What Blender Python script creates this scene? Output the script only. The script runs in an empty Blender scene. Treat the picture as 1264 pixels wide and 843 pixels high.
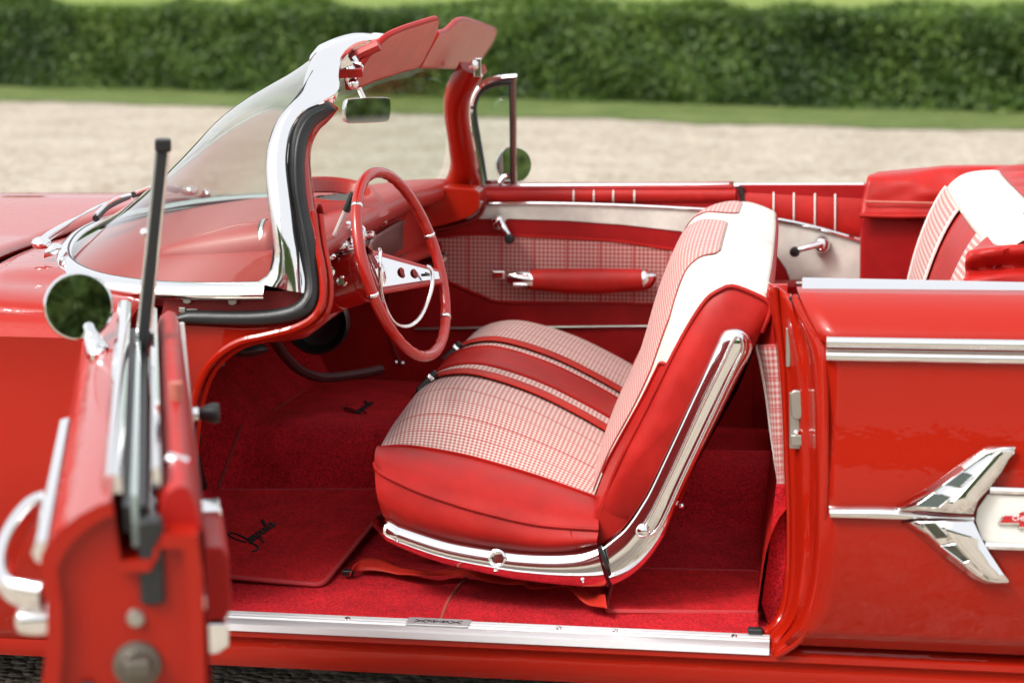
import bpy, bmesh, math, random
import numpy as np
from mathutils import Vector, Matrix
R = math.radians
random.seed(5)
S = bpy.context.scene
C = S.collection

# ------------------------------------------------------------ camera, sky, sun, exposure
FPX, PCX, PCY = 2470.0, 632.0, 421.5
CAM, YAW, PITCH = Vector((0.65, -4.6, 1.5)), R(8), R(10.3)
cam = bpy.data.objects.new('camera', bpy.data.cameras.new('camera'))
C.objects.link(cam)
cam.location = CAM
cam.rotation_euler = (R(90) - PITCH, 0, YAW)
cam.data.sensor_width = 36
cam.data.lens = 36 * FPX / 1264
cam.data.clip_start = 0.05
cam.data.clip_end = 2000
cam.data.dof.use_dof = True
cam.data.dof.focus_distance = 4.25
cam.data.dof.aperture_fstop = 3.3
S.camera = cam

W = bpy.data.worlds.new('World'); S.world = W; W.use_nodes = True
nt = W.node_tree
bg = nt.nodes['Background']
sky = nt.nodes.new('ShaderNodeTexSky'); sky.sky_type = 'NISHITA'; sky.sun_disc = False
SUN_EL, SUN_AZ = R(50), R(224)
sky.sun_elevation = SUN_EL; sky.sun_rotation = SUN_AZ
sky.air_density = 1.0; sky.dust_density = 7.0
hs = nt.nodes.new('ShaderNodeHueSaturation'); hs.inputs['Saturation'].default_value = 0.18
nt.links.new(sky.outputs[0], hs.inputs['Color'])
cloud = nt.nodes.new('ShaderNodeMix'); cloud.data_type = 'RGBA'; cloud.blend_type = 'LIGHTEN'
cloud.inputs[0].default_value = 1.0; cloud.inputs[7].default_value = (4.6, 4.7, 4.9, 1)      # even white cloud layer
nt.links.new(hs.outputs[0], cloud.inputs[6]); nt.links.new(cloud.outputs[2], bg.inputs[0])
bg.inputs[1].default_value = 0.15
sun = bpy.data.objects.new('sun', bpy.data.lights.new('sun', 'SUN')); C.objects.link(sun)
sun.data.energy = 1.3; sun.data.angle = R(14); sun.data.color = (1, .95, .88)
# direction towards the sun (Nishita rotation: clockwise from +Y)
sd = Vector((math.sin(SUN_AZ) * math.cos(SUN_EL), math.cos(SUN_AZ) * math.cos(SUN_EL), math.sin(SUN_EL)))
sun.rotation_euler = sd.to_track_quat('Z', 'Y').to_euler()
S.view_settings.view_transform = 'Standard'; S.view_settings.look = 'None'
S.view_settings.gamma = 1; S.view_settings.use_curve_mapping = False
S.view_settings.exposure = 0.56
S.render.engine = 'CYCLES'
S.cycles.use_denoising = True
S.cycles.max_bounces = 8; S.cycles.transparent_max_bounces = 12
S.cycles.caustics_reflective = False; S.cycles.caustics_refractive = False

# ------------------------------------------------------------ surveying helpers
_fw = Vector((-math.sin(YAW) * math.cos(PITCH), math.cos(YAW) * math.cos(PITCH), -math.sin(PITCH)))
_rt = Vector((math.cos(YAW), math.sin(YAW), 0))
_up = _rt.cross(_fw)
def ray(x, y): return _fw + _rt * ((x - PCX) / FPX) - _up * ((y - PCY) / FPX)
def P(x, y, Y): d = ray(x, y); return CAM + d * ((Y - CAM.y) / d.y)
def PZ(x, y, Z): d = ray(x, y); return CAM + d * ((Z - CAM.z) / d.z)
def PN(x, y, p0, n): d = ray(x, y); n = Vector(n); return CAM + d * ((Vector(p0) - CAM).dot(n) / d.dot(n))
def PL(pts, Y): return [P(x, y, Y) for x, y in pts]
def P3(pts): return [P(*p) for p in pts]
V = Vector

def cr(pts, n, closed=False):
    """Catmull-Rom resample, uniform in arc length"""
    pts = [V(p) for p in pts]; m = len(pts)
    if m == 2 and not closed:
        return [pts[0].lerp(pts[1], i / (n - 1)) for i in range(n)]
    fine = []
    segs = m if closed else m - 1
    for i in range(segs):
        if closed: p0, p1, p2, p3 = pts[i - 1], pts[i], pts[(i + 1) % m], pts[(i + 2) % m]
        else: p0, p1, p2, p3 = pts[max(i - 1, 0)], pts[i], pts[i + 1], pts[min(i + 2, m - 1)]
        for k in range(16):
            t = k / 16
            fine.append(0.5 * ((2 * p1) + (-p0 + p2) * t + (2 * p0 - 5 * p1 + 4 * p2 - p3) * t * t + (-p0 + 3 * p1 - 3 * p2 + p3) * t ** 3))
    fine.append(pts[0].copy() if closed else pts[-1].copy())
    L = [0]
    for a, b in zip(fine, fine[1:]): L.append(L[-1] + (b - a).length)
    out = []; j = 0
    N = n if not closed else n + 1
    for i in range(N):
        s = L[-1] * i / (N - 1)
        while j < len(L) - 2 and L[j + 1] < s: j += 1
        seg = L[j + 1] - L[j]
        out.append(fine[j].lerp(fine[j + 1], 0 if seg < 1e-12 else min(1, (s - L[j]) / seg)))
    return out[:n]
def lin(pts, n):
    """linear resample"""
    pts = [V(p) for p in pts]
    L = [0]
    for a, b in zip(pts, pts[1:]): L.append(L[-1] + (b - a).length)
    out = []; j = 0
    for i in range(n):
        s = L[-1] * i / (n - 1)
        while j < len(L) - 2 and L[j + 1] < s: j += 1
        seg = L[j + 1] - L[j]
        out.append(pts[j].lerp(pts[j + 1], 0 if seg < 1e-12 else min(1, (s - L[j]) / seg)))
    return out

class M:
    def __init__(s): s.v = []; s.f = []; s.uv = []; s.mi = []; s.cur = 0
    def quad(s, idx): s.f.append(tuple(idx)); s.mi.append(s.cur)
    def add(s, p, uv=(0, 0)): s.v.append(V(p)); s.uv.append(uv); return len(s.v) - 1
    def grid(s, rows, closeu=False, closev=False, flip=False):
        nr, nc = len(rows), len(rows[0])
        us = [0.0]
        mid = nc // 2
        for i in range(1, nr): us.append(us[-1] + (V(rows[i][mid]) - V(rows[i - 1][mid])).length)
        vs = [0.0]; mr = nr // 2
        for j in range(1, nc): vs.append(vs[-1] + (V(rows[mr][j]) - V(rows[mr][j - 1])).length)
        b = len(s.v)
        for i in range(nr):
            for j in range(nc): s.add(rows[i][j], (us[i], vs[j]))
        for i in range(nr if closeu else nr - 1):
            for j in range(nc if closev else nc - 1):
                i2, j2 = (i + 1) % nr, (j + 1) % nc
                q = [b + i * nc + j, b + i2 * nc + j, b + i2 * nc + j2, b + i * nc + j2]
                s.quad(q[::-1] if flip else q)
        return s
    def loft(s, rows, nu, nv, smoothu=True, smoothv=True):
        fv = cr if smoothv else lin
        rr = [fv(r, nv) for r in rows]
        fu = cr if smoothu else lin
        cols = [fu([rr[i][j] for i in range(len(rr))], nu) for j in range(nv)]
        return s.grid([[cols[j][i] for j in range(nv)] for i in range(nu)])
    def tube(s, pts, r, n=10, closed=False, caps=True, flat=1.0, up=None):
        pts = [V(p) for p in pts]; m = len(pts)
        rows = []; prev = None
        for i, p in enumerate(pts):
            if closed: t = pts[(i + 1) % m] - pts[i - 1]
            else: t = pts[min(i + 1, m - 1)] - pts[max(i - 1, 0)]
            t.normalize()
            if prev is None:
                a = V(up) if up else (V((0, 0, 1)) if abs(t.z) < .9 else V((1, 0, 0)))
            else: a = prev
            a = (a - t * a.dot(t)).normalized(); prev = a; b = t.cross(a)
            ri = r[i] if isinstance(r, (list, tuple)) else r
            rows.append([p + (a * math.cos(k * 2 * math.pi / n) * flat + b * math.sin(k * 2 * math.pi / n)) * ri for k in range(n)])
        s.grid(rows, closeu=closed, closev=True)
        if caps and not closed:
            b0 = len(s.v) - n * m
            s.quad([b0 + k for k in range(n)]); s.quad([b0 + (m - 1) * n + k for k in range(n)][::-1])
        return s
    def sweep(s, pts, sec, nrm, closed_sec=True, caps=True):
        """section points (a along nrm, b along tangent x nrm)"""
        pts = [V(p) for p in pts]; m = len(pts); rows = []
        for i, p in enumerate(pts):
            t = (pts[min(i + 1, m - 1)] - pts[max(i - 1, 0)]).normalized()
            n0 = V(nrm[i]) if isinstance(nrm, list) else V(nrm)
            n0 = (n0 - t * n0.dot(t)).normalized(); b = t.cross(n0)
            rows.append([p + n0 * u + b * v for u, v in sec])
        k = len(sec)
        s.grid(rows, closev=closed_sec)
        if caps and closed_sec:
            b0 = len(s.v) - k * m
            s.quad([b0 + j for j in range(k)]); s.quad([b0 + (m - 1) * k + j for j in range(k)][::-1])
        return s
    def strip(s, pairs, bulge, toward, n=24, k=9, power=.7, depth=0.0, smooth=True, taper=False):
        """trim piece between two edge lines, bulged towards `toward`"""
        f = cr if smooth else lin
        A = [V(a) for a, b in pairs]; B = [V(b) for a, b in pairs]
        m = len(A)
        # resample both with the same parameter
        mids = [(a + b) / 2 for a, b in zip(A, B)]
        L = [0]
        for p, q in zip(mids, mids[1:]): L.append(L[-1] + (q - p).length)
        def at(lst, s_):
            j = 0
            while j < m - 2 and L[j + 1] < s_: j += 1
            t = (s_ - L[j]) / max(1e-9, L[j + 1] - L[j]); t = max(0, min(1, t))
            if not smooth: return lst[j].lerp(lst[j + 1], t)
            p0, p1, p2, p3 = lst[max(j - 1, 0)], lst[j], lst[j + 1], lst[min(j + 2, m - 1)]
            return 0.5 * ((2 * p1) + (-p0 + p2) * t + (2 * p0 - 5 * p1 + 4 * p2 - p3) * t * t + (-p0 + 3 * p1 - 3 * p2 + p3) * t ** 3)
        rows = []; wmax = max((q_ - p_).length for p_, q_ in zip(A, B))
        a_ = [at(A, L[-1] * i / (n - 1)) for i in range(n)]; b_ = [at(B, L[-1] * i / (n - 1)) for i in range(n)]
        for i in range(n):
            t = ((a_[min(i + 1, n - 1)] + b_[min(i + 1, n - 1)]) - (a_[max(i - 1, 0)] + b_[max(i - 1, 0)])).normalized()
            w = b_[i] - a_[i]
            nn = t.cross(w).normalized()
            if nn.dot(V(toward)) < 0: nn = -nn
            row = []
            wl = w.length; bulge_ = bulge * min(1, wl / (.75 * wmax)) if taper else bulge
            for q in range(k):
                x = q / (k - 1)
                row.append(a_[i].lerp(b_[i], x) + nn * bulge_ * (math.sin(math.pi * x) ** power if 0 < x < 1 else 0))
            if depth:
                row.append(b_[i] - nn * depth); row.append(a_[i] - nn * depth)
            rows.append(row)
        s.grid(rows, closev=bool(depth))
        if depth:
            kk = len(rows[0]); b0 = len(s.v) - kk * n
            s.quad([b0 + j for j in range(kk)]); s.quad([b0 + (n - 1) * kk + j for j in range(kk)][::-1])
        return s
    def box(s, c, size, rot=None):
        c = V(c); h = V(size) / 2; b = len(s.v)
        rm = rot if rot is not None else Matrix.Identity(3)
        for sx in (-1, 1):
            for sy in (-1, 1):
                for sz in (-1, 1): s.add(c + rm @ V((sx * h.x, sy * h.y, sz * h.z)))
        for q in ((0, 1, 3, 2), (4, 6, 7, 5), (0, 4, 5, 1), (2, 3, 7, 6), (0, 2, 6, 4), (1, 5, 7, 3)): s.quad([b + i for i in q])
        return s
    def prism(s, outline, vec):
        o = [V(p) for p in outline]; n = len(o); b = len(s.v)
        for p in o: s.add(p)
        for p in o: s.add(p + V(vec))
        s.quad([b + i for i in range(n)]); s.quad([b + n + i for i in range(n)][::-1])
        for i in range(n): s.quad([b + i, b + (i + 1) % n, b + n + (i + 1) % n, b + n + i])
        return s
    def lathe(s, c, axis, prof, n=24, caps=True):
        c = V(c); ax = V(axis).normalized()
        a = ax.orthogonal().normalized(); b = ax.cross(a)
        rows = [[c + ax * t + (a * math.cos(2 * math.pi * k / n) + b * math.sin(2 * math.pi * k / n)) * r for k in range(n)] for t, r in prof]
        s.grid(rows, closev=True)
        if caps:
            b0 = len(s.v) - n * len(prof)
            if prof[0][1] > 1e-5: s.quad([b0 + k for k in range(n)])
            if prof[-1][1] > 1e-5: s.quad([b0 + (len(prof) - 1) * n + k for k in range(n)][::-1])
        return s
    def ball(s, c, r, n=16):
        r = V(r) if not isinstance(r, (int, float)) else V((r, r, r)); c = V(c)
        rows = []
        for i in range(n // 2 + 1):
            th = math.pi * i / (n // 2)
            rows.append([c + V((r.x * math.sin(th) * math.cos(2 * math.pi * k / n), r.y * math.sin(th) * math.sin(2 * math.pi * k / n), r.z * math.cos(th))) for k in range(n)])
        s.grid(rows, closev=True); return s
    def build(s, name, mats, parent=None, angle=40, bevel=0, solid=0, soff=-1, label=None, segs=2):
        me = bpy.data.meshes.new(name)
        off = V((0, 0, 0))
        root = parent
        while root is not None:
            off = off + V(root.location); root = root.parent
        me.from_pydata([tuple(p - off) for p in s.v], [], s.f)
        ul = me.uv_layers.new(name='UVMap')
        li = np.zeros(len(me.loops), dtype=np.int32); me.loops.foreach_get('vertex_index', li)
        ul.data.foreach_set('uv', np.array(s.uv, dtype=np.float32)[li].ravel())
        mats = mats if isinstance(mats, (list, tuple)) else [mats]
        for m in mats: me.materials.append(m)
        me.polygons.foreach_set('material_index', s.mi)
        bm = bmesh.new(); bm.from_mesh(me)
        bmesh.ops.remove_doubles(bm, verts=bm.verts, dist=1e-6)
        bmesh.ops.recalc_face_normals(bm, faces=bm.faces)
        bm.to_mesh(me); bm.free()
        me.polygons.foreach_set('use_smooth', [True] * len(me.polygons))
        me.set_sharp_from_angle(angle=R(angle))
        o = bpy.data.objects.new(name, me); C.objects.link(o)
        if parent is not None: o.parent = parent
        if solid:
            md = o.modifiers.new('solid', 'SOLIDIFY'); md.thickness = solid; md.offset = soff
        if bevel:
            md = o.modifiers.new('bevel', 'BEVEL'); md.width = bevel; md.segments = segs; md.limit_method = 'ANGLE'; md.angle_limit = R(35)
            md.harden_normals = True
        if label: o['label'] = label
        return o

def thing(name, label, cat, loc=(0, 0, 0), group=None):
    o = bpy.data.objects.new(name, None); C.objects.link(o)
    o.location = loc; o['label'] = label; o['category'] = cat
    o.empty_display_size = .2
    if group: o['group'] = group
    return o
def tag(o, label=None, cat=None, group=None, kind=None):
    if label: o['label'] = label
    if cat: o['category'] = cat
    if group: o['group'] = group
    if kind: o['kind'] = kind
    return o

# ------------------------------------------------------------ materials
def mat(name, col=(.5, .5, .5), rough=.5, metal=0, coat=0, coat_rough=.03, spec=.5, sheen=0):
    m = bpy.data.materials.new(name); m.use_nodes = True
    b = m.node_tree.nodes['Principled BSDF']
    b.inputs['Base Color'].default_value = (*col, 1); b.inputs['Roughness'].default_value = rough
    b.inputs['Metallic'].default_value = metal; b.inputs['Coat Weight'].default_value = coat
    b.inputs['Coat Roughness'].default_value = coat_rough; b.inputs['Specular IOR Level'].default_value = spec
    b.inputs['Sheen Weight'].default_value = sheen
    return m
def nodes(m): t = m.node_tree; return t, t.nodes['Principled BSDF'], t.nodes.new, t.links.new
def coords(m, kind='Object', scale=None):
    t, b, N, L = nodes(m)
    tc = N('ShaderNodeTexCoord')
    return tc.outputs[kind]
def noise(m, vec, scale, detail=3, rough=.6, dist=0):
    t, b, N, L = nodes(m); n = N('ShaderNodeTexNoise'); n.inputs['Scale'].default_value = scale
    n.inputs['Detail'].default_value = detail; n.inputs['Roughness'].default_value = rough; n.inputs['Distortion'].default_value = dist
    L(vec, n.inputs['Vector']); return n.outputs['Fac']
def ramp(m, fac, stops):
    t, b, N, L = nodes(m); r = N('ShaderNodeValToRGB'); L(fac, r.inputs[0])
    el = r.color_ramp.elements
    while len(el) < len(stops): el.new(.5)
    for e, (p, c) in zip(el, stops): e.position = p; e.color = (*c, 1) if len(c) == 3 else c
    return r.outputs[0]
def bump(m, h, strength=.2, dist=.01, prev=None):
    t, b, N, L = nodes(m); bp = N('ShaderNodeBump'); bp.inputs['Strength'].default_value = strength; bp.inputs['Distance'].default_value = dist
    L(h, bp.inputs['Height'])
    if prev is not None: L(prev, bp.inputs['Normal'])
    L(bp.outputs[0], b.inputs['Normal']); return bp.outputs[0]
def mth(m, op, a, b_=None, c=None):
    t, b, N, L = nodes(m); n = N('ShaderNodeMath'); n.operation = op
    for i, x in enumerate((a, b_, c)):
        if x is None: continue
        if isinstance(x, (int, float)): n.inputs[i].default_value = x
        else: L(x, n.inputs[i])
    return n.outputs[0]
def mixc(m, fac, a, b_):
    t, b, N, L = nodes(m); n = N('ShaderNodeMix'); n.data_type = 'RGBA'
    for i, x in ((0, fac), (6, a), (7, b_)):
        if isinstance(x, (int, float)): n.inputs[i].default_value = x
        elif isinstance(x, tuple): n.inputs[i].default_value = (*x, 1)
        else: L(x, n.inputs[i])
    return n.outputs[2]

paint = mat('red_paint', (.33, .0092, .0020), .45, 0, .8, .015, .08)
paint.node_tree.nodes['Principled BSDF'].inputs['Coat IOR'].default_value = 1.42
c_ = coords(paint); L_ = paint.node_tree.links.new
bp_ = paint.node_tree.nodes['Principled BSDF']
t_, b_, N_, L_ = nodes(paint)
bn = N_('ShaderNodeBump'); bn.inputs['Strength'].default_value = .22; bn.inputs['Distance'].default_value = .004
L_(noise(paint, c_, 30, 2), bn.inputs['Height']); L_(bn.outputs[0], b_.inputs['Coat Normal'])

def vinyl(name, col, rough=.42, grain=.25, crease=.10):
    m = mat(name, col, rough, spec=.25)
    c = coords(m)
    f = noise(m, c, 420, 2); w = noise(m, c, 7, 2, .5, .2)
    n1 = bump(m, w, crease, .012); bump(m, f, grain, .0012, n1)
    t, b, N, L = nodes(m)
    v = noise(m, c, 14, 4)
    dark = tuple(x * .82 for x in col); lite = tuple(min(1, x * 1.12) for x in col)
    L(ramp(m, v, [(.3, dark), (.7, lite)]), b.inputs['Base Color'])
    L(mth(m, 'MULTIPLY_ADD', v, .25, rough - .12), b.inputs['Roughness'])
    return m
vin = vinyl('red_vinyl', (.37, .011, .008), crease=.2)
vin_soft = vinyl('coral_vinyl', (.50, .155, .115), .5)
strapm = vinyl('belt_webbing', (.46, .022, .012), .5, .5, .1)
whitev = vinyl('white_vinyl', (.64, .61, .55), .45, .2, .03)
trimred = vinyl('door_trim_red', (.31, .006, .007), .45)
chrome = mat('chrome', (.86, .86, .87), .045, 1)
cc = coords(chrome); t_, b_, N_, L_ = nodes(chrome)
L_(mth(chrome, 'MULTIPLY_ADD', noise(chrome, cc, 12, 4), .08, .035), b_.inputs['Roughness'])
alum = mat('brushed_aluminium', (.70, .70, .71), .42, .7)
mirror_m = mat('mirror_glass', (.88, .9, .9), .0, 1)
rubber = mat('black_rubber', (.016, .017, .018), .42)
bump(rubber, noise(rubber, coords(rubber), 60, 3), .25, .003)
blackp = mat('black_plastic', (.012, .012, .013), .35)
silver = mat('silver_panel', (.42, .37, .36), .28, .8)
steel = mat('zinc_steel', (.45, .44, .40), .38, .9)
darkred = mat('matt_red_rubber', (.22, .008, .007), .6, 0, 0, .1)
piping = mat('piping_cord', (.62, .36, .33), .5)
wpipe = mat('white_piping', (.72, .66, .62), .5)
dashp = mat('dash_paint', (.38, .018, .012), .5, 0, .2, .2)
bump(dashp, noise(dashp, coords(dashp), 200, 2), .06, .002)
wheelm = mat('steering_red', (.42, .012, .007), .25, 0, .5, .05)
ink = mat('black_stitching', (.02, .012, .014), .8)

def carpet(name, col, scale=260, fold=.0):
    m = mat(name, col, .95, spec=.1, sheen=.06)
    t, b, N, L = nodes(m); b.inputs['Sheen Tint'].default_value = (.9, .3, .3, 1)
    c = coords(m)
    f = noise(m, c, scale, 4, .7); g = noise(m, c, 12, 4); k = noise(m, c, 90, 3)
    d = tuple(x * .46 for x in col); l = tuple(x * 1.4 for x in col)
    s = mth(m, 'ADD', mth(m, 'MULTIPLY', f, .62), mth(m, 'ADD', mth(m, 'MULTIPLY', g, .22), mth(m, 'MULTIPLY', k, .2)))
    L(ramp(m, s, [(.40, d), (.62, l)]), b.inputs['Base Color'])
    bump(m, mth(m, 'ADD', f, mth(m, 'MULTIPLY', k, .6)), .9, .008)
    return m
carp = carpet('loop_carpet', (.58, .015, .024), 190)
matm = carpet('mat_carpet', (.70, .018, .024), 380)

def plaid(name, p=.0105, line=.052, lw=.055, white=(.72, .63, .57), red=(.40, .04, .035), vline=0, only_v=False):
    """small two-tone check with thin red lines, laid out in metres on the cloth's UV"""
    m = mat(name, white, .75, spec=.2, sheen=.2)
    t, b, N, L = nodes(m)
    sep = N('ShaderNodeSeparateXYZ'); L(coords(m, 'UV'), sep.inputs[0])
    u, v = sep.outputs[0], sep.outputs[1]
    def tri(x, per):   # 0..1 triangle
        return mth(m, 'PINGPONG', mth(m, 'DIVIDE', x, per / 2), 1.0)
    a = mth(m, 'SMOOTH_MIN', 1.0, mth(m, 'MAXIMUM', mth(m, 'MULTIPLY_ADD', tri(u, p), 5, -1.9), 0.0), .01)
    c = mth(m, 'SMOOTH_MIN', 1.0, mth(m, 'MAXIMUM', mth(m, 'MULTIPLY_ADD', tri(v, p), 5, -1.9), 0.0), .01)
    s = mth(m, 'MULTIPLY', mth(m, 'ADD', a, c), .5) if not only_v else mth(m, 'MULTIPLY', c, .7)
    mid = tuple(.45 * w + .55 * r for w, r in zip(white, red))
    col = ramp(m, s, [(0, white), (.5, mid), (1, red)])
    def ln(x, per, w):
        return mth(m, 'LESS_THAN', mth(m, 'FRACT', mth(m, 'DIVIDE', x, per)), w)
    k = ln(u, line, lw)
    if vline: k = mth(m, 'MAXIMUM', k, ln(v, vline, lw * line / vline))
    col = mixc(m, k, col, (.42, .03, .03))
    n = noise(m, coords(m), 7, 3)
    L(mixc(m, mth(m, 'MULTIPLY', n, .25), col, tuple(x * .6 for x in white)), b.inputs['Base Color'])
    bump(m, s, .35, .0015)
    return m
pl_seat = plaid('seat_plaid_cloth', .0105, .068, .05)
pl_back = plaid('back_plaid_cloth', .0105, .055, .06, white=(.66, .50, .45), red=(.38, .035, .03))
pl_rear = plaid('rear_plaid_cloth', .0135, .075, .04, white=(.66, .48, .43), red=(.38, .035, .03), only_v=True)
pl_door = plaid('door_plaid_cloth', .0115, .092, .05, white=(.60, .36, .33), red=(.34, .025, .025))

def glass_mat(name, tint, gloss=1.0):
    m = bpy.data.materials.new(name); m.use_nodes = True; t = m.node_tree; t.nodes.clear()
    o = t.nodes.new('ShaderNodeOutputMaterial'); mx = t.nodes.new('ShaderNodeMixShader')
    tr = t.nodes.new('ShaderNodeBsdfTransparent'); tr.inputs[0].default_value = (*tint, 1)
    gl = t.nodes.new('ShaderNodeBsdfGlossy'); gl.inputs['Roughness'].default_value = .0; gl.inputs[0].default_value = (1, 1, 1, 1)
    lw = t.nodes.new('ShaderNodeLayerWeight'); lw.inputs[0].default_value = .5
    pw = t.nodes.new('ShaderNodeMath'); pw.operation = 'POWER'; pw.inputs[1].default_value = 4.5
    t.links.new(lw.outputs['Facing'], pw.inputs[0])
    ml = t.nodes.new('ShaderNodeMath'); ml.operation = 'MULTIPLY_ADD'; ml.inputs[1].default_value = .92; ml.inputs[2].default_value = .03 * gloss; ml.use_clamp = True
    t.links.new(pw.outputs[0], ml.inputs[0]); t.links.new(ml.outputs[0], mx.inputs[0])
    t.links.new(tr.outputs[0], mx.inputs[1]); t.links.new(gl.outputs[0], mx.inputs[2]); t.links.new(mx.outputs[0], o.inputs[0])
    return m
glass = glass_mat('windscreen_glass', (.80, .88, .84), 1.5)
glass2 = glass_mat('side_glass', (.86, .92, .89), 1.2)

# ------------------------------------------------------------ ground, lawn, hedges
def sheet(name, pts, z, m):
    b = M()
    b.quad([b.add((x, y, z), (x, y)) for x, y in pts])
    return b.build(name, m)
gm = mat('gravel', (.4, .34, .26), .9, spec=.2)
c = coords(gm); t, b, N, L = nodes(gm)
vo = N('ShaderNodeTexVoronoi'); vo.inputs['Scale'].default_value = 45; L(c, vo.inputs['Vector'])
v2 = N('ShaderNodeTexVoronoi'); v2.inputs['Scale'].default_value = 19; L(c, v2.inputs['Vector'])
sp = N('ShaderNodeSeparateColor'); L(vo.outputs['Color'], sp.inputs[0])
big = noise(gm, c, 1.1, 7, .72); med = noise(gm, c, 7, 5, .75)
stone = ramp(gm, sp.outputs[0], [(0, (.12, .09, .06)), (.35, (.34, .28, .20)), (.7, (.48, .41, .32)), (1, (.68, .62, .54))])
tone = ramp(gm, mth(gm, 'ADD', mth(gm, 'MULTIPLY', big, .5), mth(gm, 'MULTIPLY', med, .5)), [(.42, (.21, .18, .135)), (.58, (.52, .47, .40))])
st2 = N('ShaderNodeSeparateColor'); L(v2.outputs['Color'], st2.inputs[0])
patch_ = ramp(gm, st2.outputs[1], [(0, (.18, .14, .09)), (.5, (.44, .38, .29)), (1, (.70, .65, .57))])
L(mixc(gm, .38, mixc(gm, .45, stone, patch_), tone), b.inputs['Base Color'])
bump(gm, mth(gm, 'ADD', mth(gm, 'SUBTRACT', 1.0, vo.outputs['Distance']), mth(gm, 'MULTIPLY', mth(gm, 'SUBTRACT', 1.0, v2.outputs['Distance']), .7)), .9, .02)
tag(sheet('gravel_drive', [(-900, -900), (900, -900), (900, 900), (-900, 900)], 0, gm), kind='structure')

lm = mat('lawn_grass', (.08, .14, .03), .9, spec=.2)
c = coords(lm); t, b, N, L = nodes(lm)
g = mth(lm, 'ADD', mth(lm, 'MULTIPLY', noise(lm, c, 1.3, 6, .7), .5), mth(lm, 'MULTIPLY', noise(lm, c, 25, 5, .7), .5))
L(ramp(lm, g, [(.34, (.05, .085, .02)), (.5, (.12, .17, .045)), (.68, (.25, .27, .11))]), b.inputs['Base Color'])
bump(lm, noise(lm, c, 60, 4), .8, .04)
# lawn strip: its front edge and the hedge behind run at a slight angle to the car
A0, A1 = PZ(-900, 97, 0), PZ(2200, 195, 0)
d_l = (A1 - A0).normalized(); n_l = V((-d_l.y, d_l.x, 0))
def lp(u, w): p = A0 + d_l * u + n_l * w; return (p.x, p.y)
ll = (A1 - A0).length
# uneven front edge
b = M(); near = []
for i in range(260):
    u = -12 + (ll + 24) * i / 259
    x, y = lp(u, random.uniform(-.16, .16) + .22 * math.sin(u * .9) * math.sin(u * .37 + 1) + .12 * math.sin(u * 2.7)); near.append((x, y))
far = [lp(-12 + (ll + 24) * i / 259, 4.2) for i in range(260)]
b.grid([[(x, y, .012) for x, y in near], [(x, y, .012) for x, y in far]])
tag(b.build('lawn_strip', lm), kind='structure')
fm = mat('field_grass', (.18, .22, .06), .95, spec=.1)
c = coords(fm); t, b, N, L = nodes(fm)
L(ramp(fm, noise(fm, c, .12, 6, .65), [(.3, (.09, .15, .03)), (.5, (.16, .22, .05)), (.7, (.22, .25, .07))]), b.inputs['Base Color'])
tag(sheet('field', [lp(-300, 4.2), lp(ll + 300, 4.2), lp(ll + 300, 500), lp(-300, 500)], .012, fm), kind='structure')

leafm = mat('hedge_leaf', (.06, .11, .03), .5, spec=.4)
t, b, N, L = nodes(leafm)
at = N('ShaderNodeAttribute'); at.attribute_name = 'leaf'
L(ramp(leafm, at.outputs['Fac'], [(0, (.016, .04, .007)), (.42, (.058, .115, .018)), (.75, (.14, .23, .04)), (1, (.26, .34, .09))]), b.inputs['Base Color'])
b.inputs['Transmission Weight'].default_value = 0
def translucent(m, col):
    t = m.node_tree; o = t.nodes['Material Output']; p = t.nodes['Principled BSDF']
    tr = t.nodes.new('ShaderNodeBsdfTranslucent'); mx = t.nodes.new('ShaderNodeMixShader'); mx.inputs[0].default_value = .35
    tr.inputs[0].default_value = (*col, 1); t.links.new(p.outputs[0], mx.inputs[1]); t.links.new(tr.outputs[0], mx.inputs[2]); t.links.new(mx.outputs[0], o.inputs['Surface'])
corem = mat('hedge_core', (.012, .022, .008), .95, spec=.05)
cored = mat('tall_hedge_core', (.06, .09, .03), .95, spec=.05)

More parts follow.
